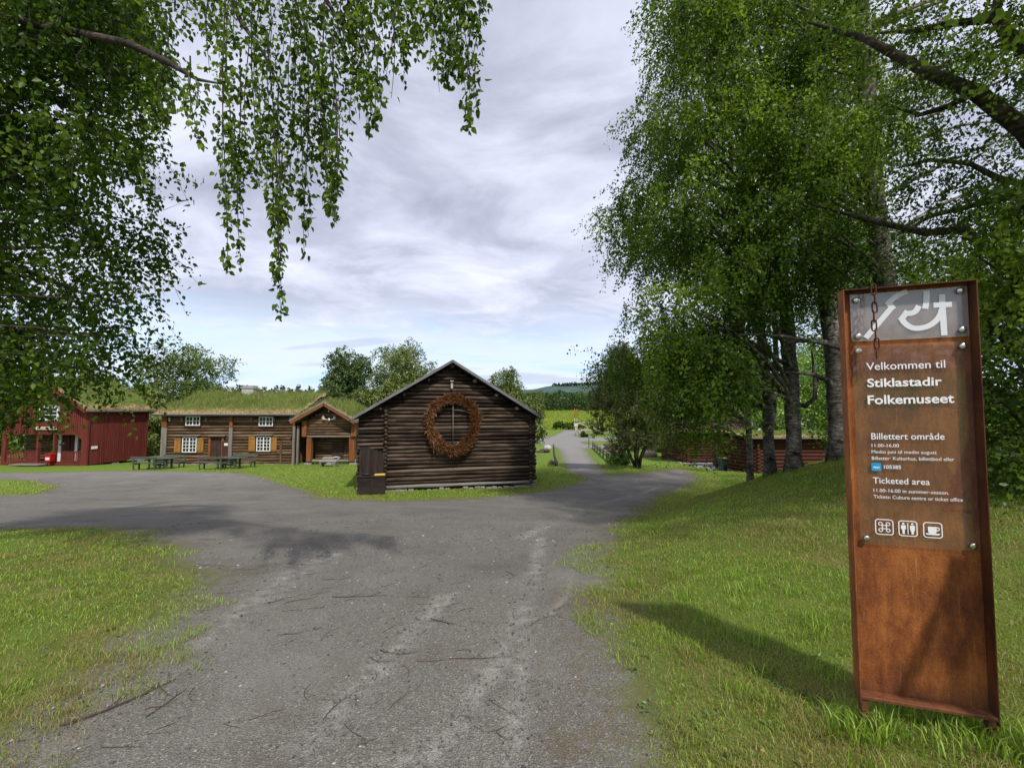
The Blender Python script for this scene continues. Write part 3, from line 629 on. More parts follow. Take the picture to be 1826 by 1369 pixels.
# chain hung over the top edge
chain = empty('chain', (0, 0, 0), 0, 'short rusty iron chain hanging over the top edge of the welcome sign', 'chain'); chain.matrix_world = sign.matrix_world.copy()
cx0, zt = SL(1557, 521, -.008); prev = None
for i in range(8):
    cz = S_H - .012 - i * .0445; hh = .021; ww = .0098; pts = []
    for t in np.linspace(0, 2 * math.pi, 17)[:-1]:
        px_, pz_ = math.cos(t) * ww, math.sin(t); pz_ = math.copysign(min(abs(pz_) * .012, .012), pz_) + (hh - .006 if pz_ > 0 else -(hh - .006)); pts.append((px_, pz_))
    pts.append(pts[0]); b = MB(); xo = cx0 + .004 * math.sin(i * 1.3)
    if i % 2 == 0: P3 = [(xo + a, -.011, cz + c) for a, c in pts]
    else: P3 = [(xo + a * .35, -.011 + a * .9, cz + c) for a, c in pts]
    b.tube(P3, .0034, 7, False); b.build('chain_link', M_CORTEN_D, chain)
b = MB(); b.tube([(cx0, -.011, S_H + .004), (cx0, .02, S_H + .006), (cx0, DP + .012, S_H + .004), (cx0, DP + .014, S_H - .05)], .0034, 6); b.build('hook', M_CORTEN_D, chain)

# a second rusted pillar of the same make up the lane behind the viewer (mirrored in the text plate)
M_CORTEN_M = make_corten('brown_rusted_steel', .7)
pil = empty('steel_pillar', (-1.9, -10.5, T(-1.9, -10.5)), .3, 'slim rusted steel pillar with a capped top beside the lane, mirrored in the sign plate', 'pillar')
b = MB(); b.box(-.22, .22, -.22, .22, -.2, 3.1, .01); b.build('shaft', M_CORTEN, pil); b = MB(); b.box(-.26, .26, -.26, .26, 3.1, 3.2, .01); b.build('cap', M_CORTEN_M, pil)

# unseen made-up lattice brace, added between sun and sign to cast the triangular shadow
br = empty('shadow_brace', (0, 0, 0), 0, 'made-up steel lattice brace outside the right edge, added to cast the triangular shadow on the sign', 'brace')
off = sun_dir * 1.05
def BP(px, py): x, z = SL(px, py, DP); q = S_O + S_U * x + S_V * z + S_D * DP + off; return q
nv = -S_D
b = MB(); a_, c_ = BP(1712, 1000), BP(1712, 1250); b.beam(a_, c_, .085, .02, nv); g0 = Vector((c_.x, c_.y, T(c_.x, c_.y) - .1)); b.beam(c_, g0, .055, .055, nv); b.build('upright', M_CORTEN_D, br)
b = MB(); b.beam(BP(1714, 1003), BP(1605, 1245), .05, .02, nv); b.build('strut', M_CORTEN_D, br)
b = MB()
for k in range(7): b.beam(BP(1690 - k * 14, 1030 + k * 31), BP(1700, 1090 + k * 24), .006, .006, nv); b.beam(BP(1625 + k * 12, 1240), BP(1640 + k * 12 + 8, 1240 - 30 * (k + 1) * .9 - 10), .005, .006, nv)
b.beam(BP(1600, 1243), BP(1715, 1262), .02, .02, nv); b.build('lattice', M_CORTEN_D, br)

# ================================================================== DARK LOG BARN
A = P(637.5, 732, 18); B_ = P(955, 732, 20); BW = math.hypot(B_.x - A.x, B_.y - A.y); BA = math.atan2(B_.y - A.y, B_.x - A.x); BZ = -1.80
barn = empty('log_barn', (A.x, A.y, BZ), BA, 'dark tarred log barn with its plain gable facing the gravel yard', 'barn')
BE, BR_, BL_ = 3.22, 5.52, 8.5; BXM = BW * .5
def barn_local(w):
    d = Vector(w) - Vector((A.x, A.y, BZ)); c, s = math.cos(-BA), math.sin(-BA); return Vector((d.x * c - d.y * s, d.x * s + d.y * c, d.z))
b = MB(); pitch = .168; z = .16; i = 0
while z < BR_ - .25:
    t = max(0, (z - BE + .05) / (BR_ - BE)); x0 = BXM * t + (random.uniform(.0, .08) if t == 0 else .12); x1 = BW - BXM * t - (random.uniform(-.02, .05) if t == 0 else .12)
    b.mi = 1 if i == 0 else 0
    if t == 0: b.log((x0, random.uniform(-.015, .015), z), (1.12, random.uniform(-.02, .02), z + .01), .083, .92, None, .2); b.log((1.2, random.uniform(-.015, .015), z), (x1, random.uniform(-.02, .02), z), .085, .92, None, .2)
    else: b.log((x0, 0, z), (x1, 0, z), .085, .92, None, .2)
    z += pitch * random.uniform(.96, 1.04); i += 1
b.mi = 0
b.build('front_wall', [M_BARN, M_GREYLOG], barn)
b = MB()
b.prism([(.05, .05), (BW - .05, .05), (BW - .05, BE - .05), (BXM, BR_ - .12), (.05, BE - .05)], (0, .075, 0), (0, .07, 0)); b.build('inner_lining', M_BLACKP, barn)
for xw, nm in ((.12, 'side_wall'), (BW - .1, 'side_wall')):
    b = MB(); z = .24
    while z < BE: b.log((xw, .1, z), (xw, BL_, z), .088, 1, 6, .1); z += pitch
    b.build(nm, M_BARN, barn)
b = MB(); z = .16
while z < BR_ - .3:
    t = max(0, (z - BE) / (BR_ - BE)); b.log((BXM * t + .05, BL_, z), (BW - BXM * t - .05, BL_, z), .088, 1, 5, .1); z += pitch
b.build('rear_wall', M_BARN, barn)
for xc in (1.16, BW - .27):
    z = .22; b = MB()
    while z < BE - .1 + (.55 if xc < 2 else 0):
        r = .075 * random.uniform(.85, 1.1); b.log((xc + random.uniform(-.02, .02), -.17 * random.uniform(.8, 1.15), z), (xc, .2, z), r, 1.0, 3, .05, 9); z += pitch * random.uniform(.95, 1.05)
    b.build('corner_notching', M_BARN, barn)
b = MB()
for k in range(30):
    x = BW * (k + .1) / 30; w = BW / 30 * random.uniform(.7, 1.15); h = random.uniform(.05, .1); zz = random.uniform(-.12, .0)
    b.box(x, x + w, -.14 * random.uniform(.6, 1.1), .3, zz, zz + h, .018)
    b.box(x + .06, x + w * .9, -.11, .3, zz - .14, zz - .02, .02)
b.build('stone_foundation', M_STONE, barn)
b = MB(); oh, fr = .3, .42
for sgn in (-1, 1):
    e = Vector((-.26, 0, BE - .18 - .02)) if sgn < 0 else Vector((BW + .22, 0, BE - .16)); r = Vector((BXM, 0, BR_ + .05)); d = (r - e).normalized(); nrm = Vector((-d.z, 0, d.x)) * (1 if sgn < 0 else -1); nrm = nrm if nrm.z > 0 else -nrm
    L = (r - e).length; nb = 1
    for layer, (o1, t_, f_) in enumerate(((.0, .035, fr), (.045, .04, fr + .06))):
        c0 = e + nrm * o1; c1 = r + nrm * o1
        y = -f_
        while y < BL_ + .4:
            w = random.uniform(.14, .19); yy = min(y + w - .006, BL_ + .45); jut = random.uniform(-.03, .05)
            b.beam(Vector((c0.x, (y + yy) / 2, c0.z)) - d * jut, Vector((c1.x, (y + yy) / 2, c1.z)) + d * .02, yy - y, t_, nrm); y += w
roof = b.build('roof', M_ROOFB, barn)
for sgn in (-1, 1):
    b = MB(); e = Vector((-.22, -fr - .075, BE - .17)) if sgn < 0 else Vector((BW + .18, -fr - .075, BE - .15)); r = Vector((BXM, -fr - .075, BR_ + .06)); b.beam(e, r, .025, .10, (0, 0, 1)); b.build('barge_board', M_ROOFB, roof)
for (fx, rr) in ((.5, .085), (.63, .085), (.755, .08), (.875, .075), (.37, .05), (.24, .06), (.12, .05)):
    x = BW * fx; zz = (BE - .2 + (BR_ - BE + .2) * (1 - abs(fx - .5) * 2)) - .14; b = MB(); b.log((x, -fr * .86, zz), (x, .5, zz), rr, 1, 3, .05, 12); b.build('purlin_end', M_BARNEND if fx >= .5 else M_BARN, barn)
x, zz = BXM + .0, 4.47; b = MB(); b.box(x - .075, x + .075, -.2, -.08, zz + .22, zz + .27, .01); b.box(x - .02, x + .02, -.14, -.09, zz + .16, zz + .22); b.box(x - .05, x + .05, -.19, -.1, zz - .08, zz + .15, .01); b.build('gable_lamp', M_LAMP, barn)

# wreath hung on the gable
WC = P(807.5, 754, 18.72); wr = empty('wreath', WC, BA, 'large rusty brown wreath of dry twigs hanging on the dark barn gable', 'wreath')
n = 17000; th = rng.uniform(0, 2 * math.pi, n); R0x, R0z = 1.0, 1.1
cx_, cz_ = np.cos(th) * R0x * (1 + .04 * np.sin(3 * th)), np.sin(th) * R0z + .03 * np.cos(2 * th) - np.where(np.sin(th) < 0, .05 + .1 * rng.random(n) ** 3, 0)
tw = .135 + .04 * np.sin(5 * th + 1) + .05 * np.where(np.sin(th) < -.3, 1, 0); rr = np.sqrt(rng.random(n)) * tw; ph = rng.uniform(0, 2 * math.pi, n)
rad_ = np.stack([np.cos(th), np.zeros(n), np.sin(th)], -1); pos = np.stack([cx_, np.zeros(n), cz_], -1) + rad_ * (np.cos(ph) * rr)[:, None] + np.array([0, 1, 0]) * (np.sin(ph) * rr * .7)[:, None]
tang = np.stack([-np.sin(th), np.zeros(n), np.cos(th)], -1); ax = tang * rng.uniform(.4, 1.0, n)[:, None] + rad_ * (np.cos(ph) * .8)[:, None] + rng.normal(size=(n, 3)) * .4 + np.array([0, -.35, -.1])
leaf_mesh('twig_ring', pos, ax, rng.uniform(.07, .19, n) * np.where(rng.random(n) < .05, 1.9, 1), rng.normal(.45, .24, n), L_WREATH, wr, False, .13)
b = MB()
for k in range(85):
    a = random.uniform(0, 6.28); c = Vector((math.cos(a) * 1.0, 0, math.sin(a) * 1.08)); t = Vector((-math.sin(a), 0, math.cos(a)))
    o_ = Vector((random.uniform(-.12, .12), random.uniform(-.12, .08), random.uniform(-.12, .12))); b.tube([c + o_ - t * .3, c + o_ * .6 + Vector((math.cos(a), 0, math.sin(a))) * .05, c + o_ + t * .32], [.012, .012, .006], 5)
b.build('woven_core', M_ORANGE, wr)
b = MB(); b.tube([(0, -.03, 1.0), (.01, -.02, 0), (0, -.03, -.98)], .016, 6); b.build('hanging_rod', M_GREYW, wr)
b = MB(); b.tube([(0, -.05, .55), (.25, -.05, .56), (.55, -.05, .5)], [.012, .016, .01], 6); b.build('cross_stick', M_GREYW, wr)

# board screen and chest by the barn corner
SC = P(640, 848, 17.35); scr = empty('board_screen', (SC.x, SC.y, T(SC.x, SC.y)), BA, 'dark upright board screen with a sloping top standing behind the chest at the barn corner', 'screen')
b = MB(); Wd = .98; hz = P(640, 797, 17.35).z - T(SC.x, SC.y)
for k in range(7):
    x = Wd * k / 7; t = (k + .5) / 7; h = hz - .28 * max(0, t - .35) / .65; b.box(x + .002, x + Wd / 7 - .002, random.uniform(0, .008), .03, .0, h)
b.build('boards', M_DARKBOX, scr)
for z_ in (.5, 1.2): b = MB(); b.box(.02, Wd - .02, .032, .075, z_, z_ + .08); b.build('batten', M_DARKBOX, scr)
CH = P(636, 880, 16.6); cz0 = T(CH.x, CH.y); chest = empty('chest', (CH.x, CH.y, cz0), BA, 'low dark stained wooden chest on the grass by the barn corner', 'chest')
chh = P(636, 850, 16.6).z - cz0
b = MB(); b.box(.02, 1.04, 0, .03, -.05, chh - .04, .004); b.box(.02, .05, .03, .5, -.05, chh - .04); b.box(1.01, 1.04, .03, .5, -.05, chh - .04); b.box(.02, 1.04, .5, .53, -.05, chh - .04); b.box(.5, .56, -.012, -.002, -.02, chh - .06); b.build('body', M_DARKBOX, chest)
b = MB(); b.box(0, 1.06, -.03, .55, chh - .038, chh, .006); b.build('lid', M_DARKBOX, chest)
def local_pt(o, p): c, s = math.cos(o.rotation_euler.z), math.sin(o.rotation_euler.z); return (o.location.x + p[0] * c - p[1] * s, o.location.y + p[0] * s + p[1] * c, o.location.z + p[2])
b = MB(); b.box(-.2, .2, -.12, .12, .002, .035, .012); b.box(-.17, .19, -.1, .09, .036, .058, .01); tag(b.build('yellow_tray', M_YELLOW), 'flat yellow tray lying on the dark chest lid', 'tray').location = local_pt(chest, (.82, .22, chh)); bpy.data.objects['yellow_tray'].rotation_euler.z = BA + .1
b = MB(); b.tube([(-.18, 0, .05), (-.05, .02, .07), (.1, -.02, .06), (.2, .0, .045)], [.03, .06, .055, .02], 9, True, .7); tag(b.build('black_bag', M_BLACKPL), 'crumpled black plastic bag lying on the dark chest lid', 'bag').location = local_pt(chest, (.3, .2, chh)); bpy.data.objects['black_bag'].rotation_euler.z = BA

# ================================================================== BUILDING HELPERS
def window(par, x0, x1, z0, z1, y, cols, rows, fw=.05, bar=.028, sash=True):
    b = MB(); yf = y - .05
    b.box(x0, x1, yf, y + .02, z0, z0 + fw); b.box(x0, x1, yf, y + .02, z1 - fw, z1); b.box(x0, x0 + fw, yf + .002, y + .02, z0 + fw, z1 - fw); b.box(x1 - fw, x1, yf + .002, y + .02, z0 + fw, z1 - fw)
    if sash: xm = (x0 + x1) / 2; b.box(xm - fw * .6, xm + fw * .6, yf + .004, y + .015, z0 + fw, z1 - fw)
    for h0, h1 in (((x0 + fw, (x0 + x1) / 2 - fw * .6), ((x0 + x1) / 2 + fw * .6, x1 - fw)) if sash else ((x0 + fw, x1 - fw),)):
        for c in range(1, cols): xx = h0 + (h1 - h0) * c / cols; b.box(xx - bar / 2, xx + bar / 2, yf + .012, y + .01, z0 + fw, z1 - fw)
        for r in range(1, rows): zz = z0 + fw + (z1 - z0 - 2 * fw) * r / rows; b.box(h0, h1, yf + .014, y + .008, zz - bar / 2, zz + bar / 2)
    w = b.build('window', M_WHITE, par); b = MB(); b.box(x0 + fw * .8, x1 - fw * .8, yf + .03, yf + .036, z0 + fw * .8, z1 - fw * .8); b.build('pane', M_GLASS, w); return w
def turf(par, mp, a0, a1, b0, b1, ze, zr, th, ngrass=9000, hgr=(.12, .34), seed=0, gw=.03, dry=.35):
    """turf over a pitched roof; a runs along the ridge, bcoord across it; mp maps (a, b, z) to local xyz"""
    na = max(24, int(abs(a1 - a0) * 9)); bm = (b0 + b1) / 2; prof = []
    for s in np.linspace(0, 1, 22): prof.append((b0 + (bm - b0) * s, ze + (zr - ze) * s))
    for s in np.linspace(0, 1, 22)[1:]: prof.append((bm + (b1 - bm) * s, zr + (ze - zr) * s))
    nb = len(prof); V, tint = np.zeros((na, nb + 2, 3)), np.zeros((na, nb + 2))
    for i in range(na):
        a = a0 + (a1 - a0) * i / (na - 1); edge = min(i, na - 1 - i)
        for j in range(nb + 2):
            jj = min(max(j - 1, 0), nb - 1); bb, zz = prof[jj]; e = min(jj, nb - 1 - jj)
            t = th * min(1, (.55 + .3 * e)) * (.55 if edge == 0 else .9 if edge == 1 else 1); nz = (vnoise(a * 1.0, bb * 1.0, 1.7, seed) - .5) * .16 + (vnoise(a * 1.0, bb * 1.0, 4.5, seed + 1) - .5) * .09
            ov = (vnoise(a * 1.0, bb * 0.0, 3.5, seed + 2) - .3) * .14 if e == 0 else 0
            sgn = -1 if jj < nb / 2 else 1
            if j in (0, nb + 1): V[i, j] = (a, bb + sgn * (ov * .4 - .05), zz - .03)
            else: V[i, j] = (a + (.04 if edge == 0 and i == 0 else 0) + (vnoise(bb * 1.0, zz * 1.0, 3, seed) - .5) * .2 * (edge == 0), bb + sgn * ov, zz + t + float(nz))
            tint[i, j] = 1.0 if e <= 1 or edge <= 1 else max(0, 1 - e / 4.0) * .9 + dry * max(0, float(vnoise(a * 1.0, bb * 1.0, .9, seed + 5)) - .5)
    Vm = np.array([mp(*v) for v in V.reshape(-1, 3)]); i = np.arange(na - 1)[:, None] * (nb + 2); j = np.arange(nb + 1)[None]
    q = np.stack([i + j, i + nb + 2 + j, i + nb + 3 + j, i + j + 1], -1).reshape(-1, 4)
    o = np_mesh('turf', Vm, q, M_TURF, par, {'tint': np.clip(tint.reshape(-1), 0, 1)}, True)
    ia = rng.integers(0, na - 1, ngrass); jb = rng.integers(1, nb, ngrass); fa, fb = rng.random(ngrass)[:, None], rng.random(ngrass)[:, None]; V3 = Vm.reshape(na, nb + 2, 3)
    p = (V3[ia, jb] * (1 - fa) + V3[ia + 1, jb] * fa) * (1 - fb) + (V3[ia, jb + 1] * (1 - fa) + V3[ia + 1, jb + 1] * fa) * fb
    tt = tint[ia, jb]; h = rng.uniform(hgr[0], hgr[1], ngrass) * (1 - .45 * tt) * (.55 + .9 * vnoise(p[:, 0], p[:, 1], 1.3, seed + 7)) * np.where(rng.random(ngrass) < .05, 1.7, 1)
    blades('grass', p, h, gw, rng.uniform(.1, .8, ngrass), np.where(rng.random(ngrass) < tt + .22, rng.uniform(0, .3, ngrass), rng.normal(.62, .2, ngrass) + .5 * (vnoise(p[:, 0], p[:, 1], .8, seed + 9) - .5)), L_TURF, o, bend=False)
    return o

# ================================================================== BROWN LOG HOUSE WITH TURF ROOF
HY = 33.0; HX0, HX1 = P(293, 732, HY).x, P(531, 732, HY).x; HZ0 = -2.46; house = empty('log_house', (HX0, HY, HZ0), 0, 'long two storey brown log house with grassy turf roof, white windows and ochre shutters', 'house')
HW = HX1 - HX0; HE = P(0, 741, HY).z - HZ0; HD = 8.0; HR = P(0, 702, HY + 4).z - HZ0 - .25
def hx(px): return P(px, 732, HY).x - HX0
def hz_(row): return P(0, row, HY).z - HZ0
b = MB(); z = .12; pit = .225
while z < HE:
    for xa, xb in ((.1, hx(379) - .05), (hx(401) + .05, HW - .1)) if hz_(816) - .1 < z < hz_(779) else ((.1, HW - .1),):
        b.log((xa, random.uniform(-.02, .02), z), (xb, random.uniform(-.02, .02), z), .114, .96, None, .17)
    z += pit * random.uniform(.95, 1.05)
b.build('front_wall', M_HOUSE, house)
b = MB(); b.box(.1, HW - .1, .1, HD, -.2, HE); b.prism([(.2, HE), (HD / 2 + .1, HR), (HD, HE)], (HW - .12, 0, 0), (-HW + .3, 0, 0), (0, 1, 0), (0, 0, 1)); b.build('body', M_HOUSE, house)
b = MB()
for k in range(26): x = HW * k / 26; b.box(x, x + HW / 26 * .95, -.16 * random.uniform(.7, 1.1), .2, -.2, .02 + random.uniform(-.02, .03), .02)
b.build('stone_foundation', M_STONE, house)
for (pa, pb, m) in ((293.5, 303, M_GREYW), (413, 419, M_GREYW), (525.5, 530.5, M_GREYW)):
    b = MB(); b.box(hx(pa), hx(pb), -.24, -.125, -.15, hz_(762), .015); b.build('wall_post', m, house); b = MB(); b.box(hx(pa) + .01, hx(pb) - .01, -.25, -.12, hz_(762) + .004, HE - .02, .015); b.build('post_top', M_ORANGE, house)
b = MB(); b.box(hx(503), hx(506.5), -.18, -.12, .0, hz_(786), .01); b.build('wall_batten', M_HOUSE, house)
for (pa, pb, ra, rb, c, r) in ((334.8, 360.3, 742, 758.6, 2, 2), (464.5, 489.5, 743, 759.5, 2, 2), (330.6, 356, 779, 806, 2, 4), (461.8, 486.4, 778, 804, 2, 4)):
    window(house, hx(pa), hx(pb), hz_(rb), hz_(ra), -.13, c, r, .065, .04)
    b = MB(); b.box(hx(pa) - .1, hx(pb) + .1, -.16, -.1, hz_(rb) - .09, hz_(rb) - .01); b.box(hx(pa) - .07, hx(pa) - .002, -.15, -.1, hz_(rb), hz_(ra)); b.box(hx(pb) + .002, hx(pb) + .07, -.15, -.1, hz_(rb), hz_(ra)); b.build('window_surround', M_DOOR, house)
for (pa, pb, ra, rb) in ((317, 328.5, 779, 806), (357, 368.6, 780, 806), (448, 459.5, 778, 804), (487, 497.8, 779, 804)):
    b = MB(); xa, xb = hx(pa), hx(pb)
    for k in range(3): b.box(xa + (xb - xa) * k / 3 + .004, xa + (xb - xa) * (k + 1) / 3 - .004, -.19, -.155, hz_(rb), hz_(ra))
    b.box(xa + .02, xb - .02, -.21, -.191, hz_(rb) + .1, hz_(rb) + .18); b.box(xa + .02, xb - .02, -.21, -.191, hz_(ra) - .18, hz_(ra) - .1); b.build('shutter', M_SHUT, house)
for (pa, pb, r) in ((318, 362, 776), (377, 407, 776), (459, 490, 775)):
    b = MB(); b.beam(((hx(pa) + hx(pb)) / 2 - (hx(pb) - hx(pa)) / 2, -.2, hz_(r)), ((hx(pa) + hx(pb)) / 2 + (hx(pb) - hx(pa)) / 2, -.2, hz_(r)), .24, .035, (0, -.25, 1)); b.build('drip_board', M_GREYW, house)
xa, xb = hx(380), hx(400); b = MB(); zb, zt_ = hz_(817), hz_(779); b.box(xa, xb, -.02, .02, zb, zt_)
for side in (0, 1):
    n_ = 11
    for k in range(n_):
        z0_ = zb + (zt_ - zb - .3) * k / n_; xm = (xa + xb) / 2; p0, p1 = ((xa + .04, z0_), (xm - .01, z0_ + .24)) if side == 0 else ((xb - .04, z0_), (xm + .01, z0_ + .24)); b.beam((p0[0], -.035, p0[1]), (p1[0], -.035, p1[1]), .03, .11, (0, 0, 1))
door = b.build('door', M_DOOR, house)
b = MB(); b.box(xa - .14, xa - .004, -.16, .05, zb - .05, zt_); b.box(xb + .004, xb + .14, -.16, .05, zb - .05, zt_); b.box(xa - .14, xb + .14, -.17, .05, zt_ + .002, zt_ + .12); b.build('door_frame', M_ORANGE, house)
b = MB(); b.box(hx(401.5), hx(412.5), -.17, -.13, hz_(818), hz_(786)); b.build('red_panel', M_REDLOG, house)
b = MB(); b.box(hx(405.2), hx(411.8), -.2, -.172, hz_(794), hz_(789.6)); b.build('notice', M_WHITE, house)
for px_, r in ((307, 748), (521, 748)):
    b = MB(); b.box(hx(px_) - .05, hx(px_) + .05, -.26, -.14, hz_(r + 3), hz_(r - 2.5), .02); b.lathe([(.02, 0), (.1, .0), (.03, .08)], (hx(px_), -.2, hz_(r - 2.5)), 8); b.build('wall_lantern', M_LAMP, house)
for px_ in (329, 372, 452, 493):
    b = MB(); b.box(hx(px_) - .03, hx(px_) + .03, -.24, -.14, hz_(752), hz_(745)); b.tube([(hx(px_), -.2, hz_(745)), (hx(px_) - .05, -.35, HE - .05)], .015, 5); b.build('turf_bracket', M_GREYW, house)
b = MB(); b.box(hx(383), hx(399), -.9, -.2, -.1, .1, .02); b.box(hx(371), hx(398), -1.5, -.95, -.15, .0, .02); b.build('door_step', M_GREYW, house)
b = MB(); ov = .6
b.prism([(-ov, HE - .02), (HD / 2, HR), (HD + ov, HE - .02), (HD + ov, HE + .06), (HD / 2, HR + .09), (-ov, HE + .06)], (-.35, 0, 0), (HW + .7, 0, 0), (0, 1, 0), (0, 0, 1)); hroof = b.build('roof', M_ROOFB, house)
b = MB(); b.log((-.4, -ov - .02, HE + .1), (HW + .4, -ov - .02, HE + .1), .06, 1, 14, .1); b.build('turf_log', M_GREYW, hroof)
turf(hroof, lambda a, bb, z: (a, bb, z), -.45, HW + .45, -ov - .02, HD + ov, HE + .08, HR + .1, .24, 16000, (.12, .5), 3)
cx_ = P(445, 732, HY + 4).x - HX0; b = MB(); zc0 = HR; zt = P(0, 689, HY + 4).z - HZ0
b.box(cx_ - .5, cx_ + .5, 3.6, 4.4, zc0, zt - .18, .02); b.box(cx_ - .58, cx_ + .58, 3.52, 4.48, zt - .178, zt - .08, .02); b.build('chimney', M_LAMP, hroof); b = MB(); b.box(cx_ - .45, cx_ + .45, 3.65, 4.35, zt - .07, zt + .06, .02); b.build('chimney_cap', M_STONE, hroof)

# ================================================================== STOREHOUSE
SY = 32.6; SX0, SX1 = P(542, 732, SY).x, P(637, 732, SY).x; SZ0 = -2.42; store = empty('storehouse', (SX0, SY, SZ0), 0, 'small log storehouse with a jutting upper floor, orange posts and antlers on its gable', 'storehouse')
SW = SX1 - SX0
def sx_(px): return P(px, 732, SY).x - SX0
def sz_(row): return P(0, row, SY).z - SZ0
zE, zA, zF = sz_(753), sz_(722), sz_(776)
b = MB(); z = zF + .1
while z < zA - .1:
    t = max(0, (z - zE - .1) / (zA - zE)); b.log((.18 + t * SW * .47, 0, z), (SW - .18 - t * SW * .47, 0, z), .112, 1, None, .12); z += .21
b.build('gable_wall', M_HOUSE, store)
b = MB(); b.box(.05, SW - .05, -.06, .1, zF - .12, zF + .0); b.build('floor_beam', M_GREYW, store)
b = MB(); z = .32
while z < zF - .1: b.log((.5, 1.1, z), (SW - .5, 1.1, z), .1, 1, None, .12); z += .2
b.build('lower_wall', M_HOUSE, store)
b = MB(); b.box(.15, SW - .15, .1, 5.5, zF, zE); b.box(.5, SW - .5, 1.2, 5.2, .1, zF); b.prism([(.2, zE), (SW / 2, zA - .05), (SW - .2, zE)], (0, .08, 0), (0, 5.3, 0)); b.build('body', M_BARN, store)
for (pa, pb, ra, rb) in ((541.5, 549.5, 750, 778), (628.5, 636.5, 752, 777)):
    b = MB(); b.box(sx_(pa), sx_(pb), -.22, .0, sz_(rb), sz_(ra), .015); b.build('upper_post', M_ORANGE, store)
for (pa, pb) in ((548, 556.5), (623.5, 633)):
    b = MB(); b.box(sx_(pa), sx_(pb), .0, .38, .2, zF - .13, .015); b.build('lower_post', M_ORANGE, store)
b = MB(); xm = sx_(595); b.box(xm - .45, xm + .45, .96, .99, .3, 1.5); 
for k in range(6):
    for s in (-1, 1): b.beam((xm + s * .42, .945, .5 + k * .17), (xm, .945, .68 + k * .17), .03, .09, (0, 0, 1))
b.build('door', M_DOOR, store)
b = MB(); b.log((.2, .3, .2), (SW - .1, .3, .2), .11, 1, 6, .1); b.log((.2, 1.1, .14), (SW - .1, 1.1, .14), .11, 1, 6, .1); b.build('sill_log', M_GREYLOG, store)
for x in (.35, SW * .5, SW - .3): b = MB(); b.box(x - .25, x + .25, .05, .6, -.3, .1, .05); b.build('corner_stone', M_STONE, store)
e0, e1 = sx_(527), sx_(640); b = MB(); zl = sz_(752); zr_ = sz_(719); xm = (e0 + e1) / 2 + .05
b.prism([(e0, zl), (xm, zr_), (e1, zl), (e1, zl - .07), (xm, zr_ - .09), (e0, zl - .07)], (0, -.75, 0), (0, 6.6, 0)); sroof = b.build('roof', M_ROOFB, store)
for s in (0, 1):
    b = MB(); b.beam((e0 + .02, -.78, zl - .05) if s == 0 else (e1 - .02, -.78, zl - .05), (xm, -.78, zr_ - .08), .045, .2, (0, 0, 1)); b.build('barge_board', M_ORANGE, sroof)
    b = MB(); b.beam((e0 - .05, -.80, zl + .09) if s == 0 else (e1 + .05, -.80, zl + .09), (xm, -.80, zr_ + .06), .06, .1, (0, 0, 1)); b.build('verge_board', M_GREYW, sroof)
turf(sroof, lambda a, bb, z: (bb, a, z), -.72, 5.8, e0, e1, zl + .02, zr_ + .0, .2, 7000, (.1, .4), 9)
for px_ in (532, 535.5): b = MB(); b.box(sx_(px_) - .07, sx_(px_) + .07, -.6 if px_ < 534 else -.3, -.45 if px_ < 534 else -.15, -.2, sz_(759), .01); b.build('brace_post', M_GREYW, store)
b = MB(); x = sx_(588.5); z = sz_(731.5); b.box(x - .04, x + .04, -.24, -.13, z - .14, z + .08, .01); b.box(x - .08, x + .08, -.25, -.13, z + .081, z + .12); b.build('gable_lamp', M_LAMP, store)
AN = P(587.5, 748, SY - .2); ant = empty('antlers', AN, 0, 'bleached white moose antlers mounted on the storehouse gable', 'antlers')
b = MB(); b.tube([(0, 0, -.12), (0, -.08, 0), (0, -.02, .1)], [.05, .09, .06], 8); b.build('skull', M_BONE, ant)
for s in (-1, 1):
    b = MB(); b.tube([(s * .05, -.05, .03), (s * .18, -.08, .0), (s * .3, -.1, .04), (s * .40, -.12, .13)], [.035, .04, .07, .05], 7, True, .5)
    for (dx, dz, L) in ((.46, .3, 1), (.54, .22, 1), (.56, .1, 1), (.5, .0, 1)): b.tube([(s * .33, -.1, .07), (s * dx * .85, -.13, dz * .7 + .02), (s * dx, -.15, dz)], [.04, .028, .008], 6)
    b.build('antler', M_BONE, ant)

# ================================================================== RED TIMBER HOUSE
RC = Vector((-30.8, 31.0, -2.24)); RA = math.atan2(-.1, .995); RW, RL = 6.84, 4.6
red = empty('red_house', (RC.x - RW * math.cos(RA), RC.y - RW * math.sin(RA), RC.z), RA, 'red boarded two storey house with a porch, white gable window and grassy turf roof', 'house')
RE = 3.95; RRG = RE + 2.05
def rx(px): return (px - 12) / 141 * RW
def rz(row): return 1.6 - (row - 732) / 760 * 31.35 - RC.z
zJ = rz(774)
b = MB(); x = 0.0
while x < RW - .02:
    w = random.uniform(.13, .2); xe = min(x + w, RW); t = 1 - abs((x + xe) / 2 - RW / 2) / (RW / 2)
    bot = zJ - (.55 * max(0, 1 - min(x, RW - xe) / .75)); b.box(x + .003, xe - .003, random.uniform(0, .006), .05, bot, RE + (RRG - RE) * t - .05); x += w
x = .1
while x < RW - .1: b.box(x, x + .035, -.022, -.001, zJ - .0, RE + (RRG - RE) * (1 - abs(x - RW / 2) / (RW / 2)) - .1); x += random.uniform(.14, .19)
b.build('gable_boarding', M_RED, red)
b = MB(); b.box(.05, RW - .05, .06, RL - .05, zJ, RE); b.box(.1, RW - .1, 1.35, RL - .05, .05, zJ); b.prism([(.1, RE), (RW / 2, RRG - .1), (RW - .1, RE)], (0, .06, 0), (0, RL - .1, 0)); b.build('body', M_REDLOG, red)
b = MB(); y = .02
